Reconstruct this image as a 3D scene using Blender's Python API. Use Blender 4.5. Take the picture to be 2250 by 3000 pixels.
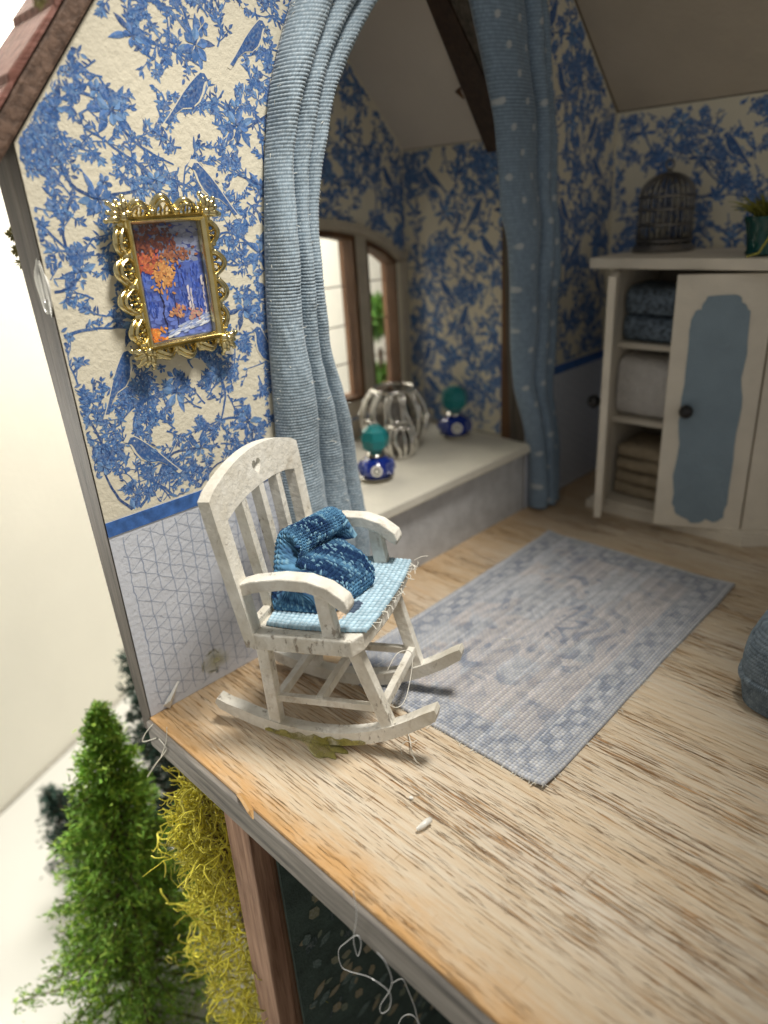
import bpy, bmesh, math, random
import numpy as np
from mathutils import Matrix, Vector

# ------------------------------------------------------------------ set-up
# Everything is laid out in "room units" (camera height above the little floor = 1) and
# scaled to true size at the end: one unit is 7 cm, so the rocking chair is about 4 cm tall.
S = 0.07
scn = bpy.context.scene
for o in list(bpy.data.objects): bpy.data.objects.remove(o)
COL = scn.collection
R_ = math.radians
PI = math.pi

# camera (solved from the photograph's vanishing points)
FPX, CX, CY = 2068.48, 1125.0, 1500.0
CAM = np.array([1.28637874, -0.48412811, 1.0])
RM = Matrix.Rotation(R_(46.0616), 3, 'Z') @ Matrix.Rotation(R_(66.5857), 3, 'X') @ Matrix.Rotation(R_(-3.8045), 3, 'Z')
RN = np.array(RM)
cd = bpy.data.cameras.new('camera'); cam = bpy.data.objects.new('camera', cd); COL.objects.link(cam)
mw = RM.to_4x4(); mw.translation = Vector(CAM * S); cam.matrix_world = mw
cd.sensor_fit = 'VERTICAL'; cd.sensor_height = 24.0; cd.sensor_width = 18.0
cd.lens = FPX / 3000 * 24
cd.clip_start = 0.001; cd.clip_end = 50
cd.dof.use_dof = True; cd.dof.focus_distance = 1.37 * S; cd.dof.aperture_fstop = 11.5
scn.camera = cam
scn.render.resolution_x, scn.render.resolution_y = 768, 1024

# world: soft, slightly warm room light
w = bpy.data.worlds.new('World'); scn.world = w; w.use_nodes = True
bg = w.node_tree.nodes['Background']; bg.inputs[0].default_value = (1.0, 0.96, 0.88, 1); bg.inputs[1].default_value = 0.31
scn.view_settings.view_transform = 'Standard'; scn.view_settings.look = 'None'
scn.view_settings.exposure = 0.0; scn.view_settings.gamma = 1.0

def area(name, loc, target, size, power, col):
    l = bpy.data.lights.new(name, 'AREA'); l.shape = 'DISK'; l.size = size * S
    l.energy = power * S * S; l.color = col
    o = bpy.data.objects.new(name, l); COL.objects.link(o)
    o.location = Vector(loc)          # scaled with everything else at the end
    d = Vector(target) - Vector(loc)
    o.rotation_euler = d.to_track_quat('-Z', 'Y').to_euler()
    return o
def spot(name, loc, target, cone, blend, radius, power, col):
    l = bpy.data.lights.new(name, 'SPOT'); l.spot_size = R_(cone); l.spot_blend = blend; l.shadow_soft_size = radius * S
    l.energy = power * S * S; l.color = col
    o = bpy.data.objects.new(name, l); COL.objects.link(o); o.location = Vector(loc)
    d = Vector(target) - Vector(loc); o.rotation_euler = d.to_track_quat('-Z', 'Y').to_euler()
    return o
# a desk lamp shining down into the open attic, plus three unseen fills added to brighten the surroundings
spot('desk_lamp', (.95, .58, 2.75), (.16, .15, .2), 52, 1.0, .27, 340, (1.0, .95, .86))
area('backdrop_fill', (-1.45, 1.15, 3.0), (-1.9, 1.2, -.1), 1.3, 205, (1.0, .97, .90))  # added fill brightening the table and backdrop wall
area('far_wall_fill', (-1.75, 2.75, 2.3), (-3.2, 3.3, .35), 1.0, 125, (1.0, .96, .87))  # added fill on the wall seen through the panes
area('tree_fill', (-1.30, -.85, .25), (-.05, .05, -.9), .6, 44, (1.0, .97, .90))  # added fill for the trees and lichen

# ------------------------------------------------------------------ helpers
def ray(px, py): return RN @ np.array([(px - CX) / FPX, -(py - CY) / FPX, -1.0])
def onp(px, py, ax, v):
    d = ray(px, py); return CAM + d * ((v - CAM[ax]) / d[ax])

class Mesh:
    """collects shapes for one mesh object"""
    def __init__(s): s.v = []; s.f = []; s.c = []; s.uv = None
    def add(s, vs, fs, col=None):
        o = len(s.v); s.v += [tuple(p) for p in vs]; s.f += [tuple(i + o for i in f) for f in fs]
        if col is not None: s.c += [tuple(col)] * len(vs)
        return s
    def box(s, a, b, bev=0.0):
        x0, y0, z0 = a; x1, y1, z1 = b
        vs = [(x0,y0,z0),(x1,y0,z0),(x1,y1,z0),(x0,y1,z0),(x0,y0,z1),(x1,y0,z1),(x1,y1,z1),(x0,y1,z1)]
        fs = [(3,2,1,0),(4,5,6,7),(0,1,5,4),(1,2,6,5),(2,3,7,6),(3,0,4,7)]
        return s.hexa(vs, bev, fs)
    def hexa(s, vs, bev=0.0, fs=None):
        fs = fs or [(3,2,1,0),(4,5,6,7),(0,1,5,4),(1,2,6,5),(2,3,7,6),(3,0,4,7)]
        if bev > 0:
            bm = bmesh.new(); bv = [bm.verts.new(p) for p in vs]
            for f in fs: bm.faces.new([bv[i] for i in f])
            bmesh.ops.bevel(bm, geom=bm.edges[:], offset=bev, segments=2, affect='EDGES', profile=0.6)
            bm.verts.index_update()
            vs = [v.co[:] for v in bm.verts]; fs = [[v.index for v in f.verts] for f in bm.faces]; bm.free()
        return s.add(vs, fs)
    def bar(s, p0, p1, wd, ht, up=(0,0,1), bev=0.0, w1=None, h1=None):
        p0, p1, up = Vector(p0), Vector(p1), Vector(up); d = (p1 - p0).normalized()
        sd = d.cross(up).normalized(); u = sd.cross(d).normalized()
        w1 = wd if w1 is None else w1; h1 = ht if h1 is None else h1
        q = []
        for p, a, b in ((p0, wd/2, ht/2), (p1, w1/2, h1/2)):
            q += [p - sd*a - u*b, p + sd*a - u*b, p + sd*a + u*b, p - sd*a + u*b]
        return s.hexa([tuple(x) for x in q], bev)
    def prism(s, poly, fn, d0, d1):
        """poly: list of 2-D points; fn(a, b, d) -> 3-D"""
        n = len(poly); vs = [fn(a, b, d0) for a, b in poly] + [fn(a, b, d1) for a, b in poly]
        fs = [tuple(range(n))[::-1], tuple(range(n, 2*n))] + [(i, (i+1) % n, n + (i+1) % n, n + i) for i in range(n)]
        return s.add(vs, fs)
    def tube(s, pts, r, n=8, cap=True, col=None):
        pts = [Vector(p) for p in pts]; m = len(pts)
        rs = [r] * m if not hasattr(r, '__len__') else r
        vs = []; fs = []; prev = None
        for i, p in enumerate(pts):
            t = (pts[min(i+1, m-1)] - pts[max(i-1, 0)])
            t = t.normalized() if t.length > 1e-9 else Vector((0,0,1))
            if prev is None:
                a = Vector((0,0,1)) if abs(t.z) < .9 else Vector((1,0,0)); sd = t.cross(a).normalized()
            else:
                sd = (prev - t * prev.dot(t)); sd = sd.normalized() if sd.length > 1e-9 else t.orthogonal().normalized()
            prev = sd; u = t.cross(sd)
            for k in range(n):
                an = 2*PI*k/n; vs.append(tuple(p + (sd*math.cos(an) + u*math.sin(an)) * rs[i]))
        for i in range(m-1):
            for k in range(n): fs.append((i*n+k, i*n+(k+1) % n, (i+1)*n+(k+1) % n, (i+1)*n+k))
        if cap: fs += [tuple(range(n))[::-1], tuple(range((m-1)*n, m*n))]
        return s.add(vs, fs, col)
    def lathe(s, prof, c, n=24, sc=(1,1)):
        vs = []; fs = []; m = len(prof)
        for r, z in prof:
            for k in range(n): vs.append((c[0] + r*math.cos(2*PI*k/n)*sc[0], c[1] + r*math.sin(2*PI*k/n)*sc[1], c[2] + z))
        for i in range(m-1):
            for k in range(n): fs.append((i*n+k, i*n+(k+1) % n, (i+1)*n+(k+1) % n, (i+1)*n+k))
        fs += [tuple(range(n))[::-1], tuple(range((m-1)*n, m*n))]
        return s.add(vs, fs)
    def ball(s, c, r, n=10, m=6):
        r = (r, r, r) if not hasattr(r, '__len__') else r
        vs = [(c[0], c[1], c[2]-r[2])]; fs = []
        for i in range(1, m):
            a = PI*i/m
            for k in range(n): vs.append((c[0]+r[0]*math.sin(a)*math.cos(2*PI*k/n), c[1]+r[1]*math.sin(a)*math.sin(2*PI*k/n), c[2]-r[2]*math.cos(a)))
        vs.append((c[0], c[1], c[2]+r[2])); L = len(vs)-1
        for k in range(n):
            fs.append((0, 1+(k+1) % n, 1+k)); fs.append((L, L-n+k, L-n+(k+1) % n))
        for i in range(m-2):
            for k in range(n): fs.append((1+i*n+k, 1+i*n+(k+1) % n, 1+(i+1)*n+(k+1) % n, 1+(i+1)*n+k))
        return s.add(vs, fs)
    def build(s, name, mat, parent=None, smooth=False, org=None):
        o = Vector(parent_loc(parent)) if parent is not None else Vector(org or (0,0,0))
        me = bpy.data.meshes.new(name)
        me.from_pydata([(p[0]-o.x, p[1]-o.y, p[2]-o.z) for p in s.v], [], s.f)
        if len(s.c) == len(s.v) and s.v:
            ca = me.color_attributes.new('tint', 'FLOAT_COLOR', 'POINT')
            ca.data.foreach_set('color', np.array([(c[0], c[1], c[2], 1.0) for c in s.c], np.float32).ravel())
        return link(name, me, mat, parent, smooth, None if parent is not None else o)

def parent_loc(p):
    v = Vector((0,0,0))
    while p is not None: v += p.location; p = p.parent
    return v
def link(name, me, mat, parent=None, smooth=False, loc=None):
    if smooth is True: me.polygons.foreach_set('use_smooth', [True]*len(me.polygons))
    elif smooth: me.set_sharp_from_angle(angle=R_(smooth)) if hasattr(me, 'set_sharp_from_angle') else None
    me.materials.append(mat); me.update()
    ob = bpy.data.objects.new(name, me); COL.objects.link(ob)
    if parent is not None: ob.parent = parent
    elif loc is not None: ob.location = loc
    return ob
def autosmooth(ob, deg=35):
    me = ob.data; me.polygons.foreach_set('use_smooth', [True]*len(me.polygons)); me.set_sharp_from_angle(angle=R_(deg)); return ob
def grid_obj(name, V, mat, parent=None, wrap_u=False, col=None, loc=None, smooth=True, flip=False):
    """V: (n, m, 3) array of points"""
    n, m = V.shape[:2]
    o = np.array(parent_loc(parent)) if parent is not None else np.array(loc if loc is not None else (0,0,0), float)
    idx = np.arange(n*m).reshape(n, m)
    A = np.vstack([idx, idx[:1]]) if wrap_u else idx
    q = np.stack([A[:-1,:-1], A[1:,:-1], A[1:,1:], A[:-1,1:]], -1).reshape(-1, 4)
    if flip: q = q[:, ::-1]
    me = bpy.data.meshes.new(name)
    me.vertices.add(n*m); me.vertices.foreach_set('co', (V.reshape(-1,3) - o).astype(np.float32).ravel())
    me.loops.add(q.size); me.loops.foreach_set('vertex_index', q.astype(np.int32).ravel())
    me.polygons.add(len(q)); me.polygons.foreach_set('loop_start', np.arange(0, q.size, 4, dtype=np.int32))
    me.polygons.foreach_set('loop_total', np.full(len(q), 4, np.int32))
    me.update(calc_edges=True); me.validate()
    if col is not None:
        ca = me.color_attributes.new('tint', 'FLOAT_COLOR', 'POINT')
        c4 = np.concatenate([col.reshape(-1,3), np.ones((n*m,1))], 1).astype(np.float32); ca.data.foreach_set('color', c4.ravel())
    return link(name, me, mat, parent, smooth, None if parent is not None else Vector(o))

def thing(name, label, cat, loc, group=None):
    o = bpy.data.objects.new(name, None); COL.objects.link(o); o.location = Vector(loc); o.empty_display_size = 0.05
    return tag(o, label, cat, group)
def tag(o, label, cat, group=None, kind=None):
    o['label'] = label; o['category'] = cat
    if group: o['group'] = group
    if kind: o['kind'] = kind
    return o

# ------------------------------------------------------------------ node materials
class NT:
    def __init__(s, name):
        s.m = bpy.data.materials.new(name); s.m.use_nodes = True; s.t = s.m.node_tree
        s.b = s.t.nodes['Principled BSDF']; s.out = s.t.nodes['Material Output']
    def n(s, typ, props=None, **inp):
        nd = s.t.nodes.new(typ)
        for k, v in (props or {}).items(): setattr(nd, k, v)
        for k, v in inp.items():
            key = int(k[1:]) if k[0] == 'i' and k[1:].isdigit() else k.replace('_', ' ')
            s.put(nd.inputs[key], v)
        return nd
    def put(s, sock, v):
        if isinstance(v, bpy.types.NodeSocket): s.t.links.new(v, sock)
        elif isinstance(v, bpy.types.Node): s.t.links.new(v.outputs[0], sock)
        else:
            if hasattr(v, '__len__') and len(v) == 3 and sock.type == 'RGBA': v = (*v, 1)
            sock.default_value = v
    def coord(s, sc=(1,1,1), off=(0,0,0)):
        tc = s.n('ShaderNodeTexCoord')
        k = (sc[0]/S, sc[1]/S, sc[2]/S) if hasattr(sc, '__len__') else (sc/S,)*3
        mp = s.n('ShaderNodeMapping'); s.put(mp.inputs[0], tc.outputs['Object'])
        mp.inputs['Scale'].default_value = k; mp.inputs['Location'].default_value = off
        return mp.outputs[0]
    def noise(s, sc, scale=1.0, det=4, rough=.55, off=(0,0,0), dist=0.0):
        nd = s.n('ShaderNodeTexNoise', None, Vector=s.coord(sc, off), Scale=scale, Detail=det, Roughness=rough, Distortion=dist)
        return nd.outputs[0]
    def ramp(s, fac, stops, interp='LINEAR'):
        nd = s.n('ShaderNodeValToRGB', None, Fac=fac); e = nd.color_ramp.elements; nd.color_ramp.interpolation = interp
        while len(e) < len(stops): e.new(0.5)
        for el, (p, c) in zip(e, stops):
            el.position = p; el.color = (*c, 1) if hasattr(c, '__len__') else (c, c, c, 1)
        return nd.outputs[0]
    def mix(s, fac, a, b, mode='MIX'):
        nd = s.n('ShaderNodeMixRGB', {'blend_type': mode}); s.put(nd.inputs[0], fac); s.put(nd.inputs[1], a); s.put(nd.inputs[2], b); return nd.outputs[0]
    def math(s, op, a, b=0.0, clamp=False):
        nd = s.n('ShaderNodeMath', {'operation': op, 'use_clamp': clamp}); s.put(nd.inputs[0], a); s.put(nd.inputs[1], b); return nd.outputs[0]
    def bump(s, h, dist=.004, strength=1.0, normal=None):
        nd = s.n('ShaderNodeBump', None, Height=h, Distance=dist*S, Strength=strength)
        if normal is not None: s.put(nd.inputs['Normal'], normal)
        s.put(s.b.inputs['Normal'], nd.outputs[0]); return nd.outputs[0]
    def attr(s): return s.n('ShaderNodeAttribute', {'attribute_name': 'tint'}).outputs['Color']
    def set(s, **k):
        for a, v in k.items(): s.put(s.b.inputs[a.replace('_', ' ')], v)
        return s
    def xyz(s, sc=(1,1,1), off=(0,0,0)):
        sp = s.n('ShaderNodeSeparateXYZ'); s.put(sp.inputs[0], s.coord(sc, off)); return sp.outputs

def m_plain(name, col, rough=.6, var=.12, vs=14, bump=0.0, bs=120, metal=0.0, **kw):
    t = NT(name); f = t.noise(vs, 1.0, 4)
    c2 = tuple(max(0, c*(1-var)) for c in col); c1 = tuple(min(1, c*(1+var)) for c in col)
    t.set(Base_Color=t.ramp(f, [(.3, c2), (.7, c1)]), Roughness=rough, Metallic=metal, **kw)
    if bump: t.bump(t.noise(bs, 1.0, 3), bump)
    return t.m

def m_chairpaint():
    t = NT('chalky_white_paint')
    base = t.ramp(t.noise(11, 1, 6, .65), [(.3, (.58,.54,.45)), (.62, (.82,.80,.735))])
    fleck = t.ramp(t.noise((75,75,34), 1, 4, .7), [(.37, 1.0), (.42, 0.0)])
    patch = t.ramp(t.noise(8, 1, 4, .6, off=(3,1,5)), [(.50, 0.04), (.62, .95)])
    c = t.mix(t.math('MULTIPLY', t.math('MULTIPLY', fleck, patch), .7), base, (.17,.115,.07))
    rub = t.ramp(t.noise(16, 1, 5, .7, off=(9,2,4)), [(.58, 0.0), (.70, .50)])
    c = t.mix(rub, c, (.36,.28,.19))
    t.set(Base_Color=c, Roughness=.75)
    t.bump(t.math('SUBTRACT', t.noise(60, 1, 5, .65), t.math('MULTIPLY', t.math('MULTIPLY', fleck, patch), .5)), .0045, .8); return t.m
def m_paper(name, col):
    t = NT(name); t.set(Base_Color=t.ramp(t.noise(5, 1, 4), [(.3, tuple(c*.93 for c in col)), (.7, col)]), Roughness=.85)
    t.bump(t.noise(95, 1, 4, .6), .003, .7); return t.m
def m_ink():
    t = NT('printed_ink'); a = t.attr(); g = t.noise(190, 1, 3, .6)
    c = t.mix(t.ramp(g, [(.45, 0.0), (.66, .26)]), a, (.50,.54,.56))
    t.set(Base_Color=c, Roughness=.85); return t.m
def m_floor():
    t = NT('limewashed_wood_floor')
    X = t.xyz()
    big = t.noise((.9, 6, 3), 1, 5, .6)
    base = t.ramp(big, [(.30, (.64,.51,.35)), (.5, (.685,.59,.455)), (.70, (.71,.645,.55))])
    zone = t.ramp(t.noise((.9, 10, 2), 1, 5, .65, off=(2,7,0)), [(.34, 0.0), (.64, 1.0)])
    haze_ = t.ramp(t.noise((5, 120, 20), 1, 4, .6, off=(1,8,3)), [(.38, .45), (.60, 0.0)])
    c = t.mix(haze_, base, (.56,.37,.19))
    # short fine pores in the grain, rubbed bare of lime wash, orange to dark brown
    g1 = t.noise((11, 300, 40), 1, 3, .6, dist=.3)
    l1 = t.ramp(t.math('SUBTRACT', g1, t.math('MULTIPLY', zone, .13)), [(.300, 1.0), (.345, 0.0)])
    c = t.mix(t.math('MULTIPLY', l1, .8), c, (.46,.245,.09))
    g2 = t.noise((7, 225, 30), 1, 4, .66, off=(4,1,2), dist=.4)
    l2 = t.ramp(t.math('SUBTRACT', g2, t.math('MULTIPLY', zone, .125)), [(.275, 1.0), (.305, 0.0)])
    c = t.mix(t.math('MULTIPLY', l2, .85), c, t.ramp(t.noise((3, 30, 5), 1, 3), [(.4, (.44,.21,.065)), (.62, (.25,.13,.055))]))
    scr = t.ramp(t.noise((60, 9, 5), 1, 2, .5, off=(3,3,3)), [(.245, .5), (.262, 0.0)])
    c = t.mix(scr, c, (.40,.27,.16))
    edge = t.math('ADD', X[1], t.math('MULTIPLY', t.math('SUBTRACT', t.noise((7, 16, 5), 1, 5, .65), .5), .17))
    c = t.mix(t.math('MULTIPLY', t.ramp(edge, [(.0, 1.0), (.07, 0.0)]), .85), c, (.62,.34,.115))
    wall = t.math('ADD', X[0], t.math('MULTIPLY', t.math('SUBTRACT', t.noise((18, 40, 5), 1, 4), .5), .34))
    c = t.mix(t.math('MULTIPLY', t.ramp(wall, [(.0, 1.0), (.30, 0.0)]), .45), c, (.58,.33,.12))
    t.set(Base_Color=c, Roughness=.62)
    t.bump(t.math('SUBTRACT', t.noise((10, 160, 30), 1, 4, .6), t.math('ADD', t.math('MULTIPLY', l2, .9), t.math('MULTIPLY', l1, .5))), .005, .9); return t.m
def m_wood(name, c0, c1, axis=2, rough=.65, bump=.004):
    sc = [60, 60, 60]; sc[axis] = 4; t = NT(name)
    f = t.noise(tuple(sc), 1, 5, .65, dist=.3)
    t.set(Base_Color=t.ramp(f, [(.32, c0), (.66, c1)]), Roughness=rough); t.bump(f, bump, .8); return t.m
def m_tint(name, rough=.9, sheen=.0, bump=.0, bs=260):
    t = NT(name); t.set(Base_Color=t.attr(), Roughness=rough, Specular_IOR_Level=.15)
    if sheen: t.set(Sheen_Weight=sheen, Sheen_Roughness=.4)
    if bump: t.bump(t.noise(bs, 1, 3), bump)
    return t.m
def m_metal(name, col, rough, var=.25):
    t = NT(name); f = t.noise(40, 1, 3)
    t.set(Base_Color=t.ramp(f, [(.3, tuple(c*(1-var) for c in col)), (.7, col)]), Metallic=1.0, Roughness=t.ramp(t.noise(70,1,3), [(.3, rough*.7), (.7, min(1,rough*1.5))])); return t.m
def m_glass(name, col=(1,1,1), rough=.02, alpha=.9):
    t = NT(name); tr = t.n('ShaderNodeBsdfTransparent', None, Color=(*col, 1)); gl = t.n('ShaderNodeBsdfGlossy', None, Roughness=rough)
    fr = t.n('ShaderNodeFresnel', None, IOR=1.3)
    mx = t.n('ShaderNodeMixShader', None, i0=t.math('MULTIPLY', fr.outputs[0], t.ramp(t.noise(30,1,3), [(.3,.6),(.7,1.0)])))
    t.t.links.new(tr.outputs[0], mx.inputs[1]); t.t.links.new(gl.outputs[0], mx.inputs[2]); t.t.links.new(mx.outputs[0], t.out.inputs[0]); return t.m
def m_film():
    t = NT('dried_glue_film')
    t.set(Base_Color=t.ramp(t.noise(30, 1, 4), [(.3, (.30,.27,.055)), (.7, (.52,.48,.17))]), Roughness=.3, Alpha=t.ramp(t.noise(22, 1, 5, .65, off=(2,2,2)), [(.36, .15), (.6, .82)])); return t.m
def m_smear():
    t = NT('thin_olive_glue_film'); X = t.xyz((1, 1/.040, 1/.030))
    d = t.math('SQRT', t.math('ADD', t.math('MULTIPLY', X[1], X[1]), t.math('MULTIPLY', X[2], X[2])))
    d = t.math('ADD', d, t.math('MULTIPLY', t.math('SUBTRACT', t.noise(38, 1, 4, .6), .5), .9))
    t.set(Base_Color=t.ramp(t.noise(45, 1, 3), [(.3, (.36,.34,.10)), (.7, (.52,.50,.26))]), Roughness=.4, Alpha=t.ramp(d, [(.1, .55), (1.0, 0.0)])); return t.m
def m_foliage(name):
    t = NT(name); t.set(Base_Color=t.attr(), Roughness=.75); return t.m

M = dict(
    chair=m_chairpaint(), paper=m_paper('cream_wallpaper', (.74,.69,.555)), wains=m_paper('pale_blue_grey_paper', (.64,.67,.745)),
    ink=m_ink(), floor=m_floor(),
    border=m_plain('printed_blue_border', (.045,.135,.40), .8, .35, 60),
    edge=m_wood('weathered_grey_edge', (.030,.024,.019), (.115,.095,.075), 2), slab=m_wood('painted_slab_edge', (.085,.080,.075), (.30,.275,.245), 0, .7, .006),
    post=m_wood('brown_stained_post', (.16,.075,.04), (.40,.24,.16), 2), roofw=m_wood('roof_board', (.06,.032,.02), (.19,.115,.08), 0),
    shingle=m_wood('red_shingle', (.14,.05,.035), (.30,.13,.10), 1), dark=m_wood('dark_beam', (.018,.008,.004), (.05,.025,.014), 2),
    winwood=m_wood('window_frame_wood', (.055,.022,.008), (.16,.075,.03), 2), sur=m_plain('window_surround', (.50,.44,.35), .8, .12, 20, .003),
    ceil=m_plain('ceiling_paint', (.62,.57,.52), .9, .06, 3, .002, 40), ceilb=m_plain('ceiling_cream', (.52,.45,.36), .9, .1, 4, .002, 40),
    sill=m_plain('sill_paint', (.70,.67,.58), .5, .08, 6, .002, 60), seatf=m_plain('window_seat_front', (.50,.51,.53), .8, .14, 18, .003),
    gold=m_metal('gilded_metal', (.93,.79,.42), .15), silver=m_metal('antique_silver', (.86,.84,.80), .16, .25),
    tarn=m_metal('tarnished_silver', (.30,.28,.26), .35), iron=m_metal('dark_wire', (.27,.26,.25), .4), knob=m_plain('black_knob', (.012,.011,.012), .3, .2),
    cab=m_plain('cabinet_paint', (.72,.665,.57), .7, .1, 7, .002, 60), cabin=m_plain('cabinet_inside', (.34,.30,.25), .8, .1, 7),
    panelb=m_plain('blue_panel_paint', (.225,.300,.365), .75, .07, 10, .004, 45),
    teal=m_plain('teal_stone', (.008,.20,.215), .32, .25, 18), bluebead=m_plain('cobalt_glass', (.008,.03,.26), .08, .3, 30, Coat_Weight=.6), white=m_plain('white_enamel', (.82,.80,.74), .3, .04),
    paleblue=m_plain('pale_blue_glass', (.12,.15,.36), .15, .3, 30), black=m_plain('black_enamel', (.02,.02,.03), .3, .1), potg=m_plain('dark_green_glaze', (.004,.065,.058), .18, .3, 14), 
    fabric=m_tint('woven_fabric', .9, .25), knit=m_tint('knitted_yarn', .97, .0), rug=m_tint('woven_rug_linen', .95, .1), leaf=m_foliage('foliage'),
    bark=m_wood('bark', (.035,.018,.010), (.13,.075,.045), 2), lich=m_tint('yellow_lichen', .8, .2), hair=m_plain('pale_fibre', (.80,.78,.70), .5, .05),
    smear=m_smear(), film=m_film(), glue=m_plain('yellowed_glue', (.30,.27,.08), .35, .35, 25, .004, 40, Subsurface_Weight=.15, Subsurface_Radius=(.001,.001,.0005)),
    gluew=m_plain('white_glue', (.78,.77,.72), .25, .06), thread=m_plain('clear_glue_thread', (.62,.64,.66), .12, .1, Coat_Weight=.5),
    towel=m_plain('folded_linen', (.74,.72,.70), .95, .1, 30, .01, 110), blanket=m_plain('folded_beige_blanket', (.42,.35,.25), .95, .15, 30, .01, 90),
    bluecloth=m_plain('speckled_blue_cloth', (.16,.21,.27), .95, .75, 70, .01, 90), lowwall=m_plain('dark_teal_paper', (.050,.078,.068), .85, .3, 20, .003),
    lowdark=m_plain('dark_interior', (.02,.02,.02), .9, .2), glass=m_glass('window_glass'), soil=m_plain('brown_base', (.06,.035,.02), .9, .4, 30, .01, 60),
)

# ------------------------------------------------------------------ the surface under everything
def m_ground():
    t = NT('pale_cream_tile')
    c = t.ramp(t.noise(.8, 1, 4), [(.3, (.47,.46,.42)), (.7, (.51,.50,.455))])
    t.set(Base_Color=c, Roughness=.45); return t.m
GZ = -1.35
M['ground'] = m_ground(); M['wallbg'] = m_plain('cream_wall_paint', (.87,.84,.74), .8, .03, 2, .002, 60); M['grout'] = m_plain('grey_grout', (.22,.205,.17), .9, .15, 6)
la, lb = onp(0, 2390, 2, GZ), onp(190, 2210, 2, GZ)
gd = np.array([lb[0]-la[0], lb[1]-la[1]]); gd /= np.hypot(*gd); gn = np.array([-gd[1], gd[0]])
lo = np.array([la[0], la[1]])
def along(a, b): p = lo + gd*a + gn*b; return (p[0], p[1])
sgn_ = 1 if gn[0] < 0 else -1           # the wall stands on the far side of the joint
q = [along(-9, .0), along(9, .0), along(9, -9*sgn_), along(-9, -9*sgn_)]
gr = Mesh().hexa([(x, y, GZ-.05) for x, y in q] + [(x, y, GZ) for x, y in q]).build('table_top', M['ground']); gr['kind'] = 'structure'
q = [along(-1.2, .020*sgn_), along(9, .020*sgn_), along(9, .12*sgn_), along(-1.2, .12*sgn_)]
bk = Mesh().hexa([(x, y, GZ-.30) for x, y in q] + [(x, y, 4.5) for x, y in q]).build('wall', M['wallbg']); bk['kind'] = 'structure'
q = [along(-1.2, .001*sgn_), along(9, .001*sgn_), along(9, .0195*sgn_), along(-1.2, .0195*sgn_)]
jn = Mesh().hexa([(x, y, GZ-.25) for x, y in q] + [(x, y, GZ-.004) for x, y in q]).build('wall_joint', M['grout']); jn['kind'] = 'structure'

# ------------------------------------------------------------------ the dollhouse shell
XR = 2.3           # the room carries on to the viewer's side past the frame
YB = 1.92          # back wall
SW = -.52          # window wall of the dormer alcove
Y0, Y1 = .52, 1.45 # alcove side walls
ZT = 1.165         # alcove side wall height
house = thing('dollhouse', 'open-fronted wooden dollhouse attic room with blue bird wallpaper and limewashed floor', 'dollhouse', (0, 0, GZ))

Mesh().box((-.012, 0, -.066), (XR, YB+.06, 0), .004).build('floor_board', M['floor'], house)
Mesh().box((.0, -.012, -.072), (XR, -.0005, -.006), .003).build('floor_front_edge', M['slab'], house)

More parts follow.
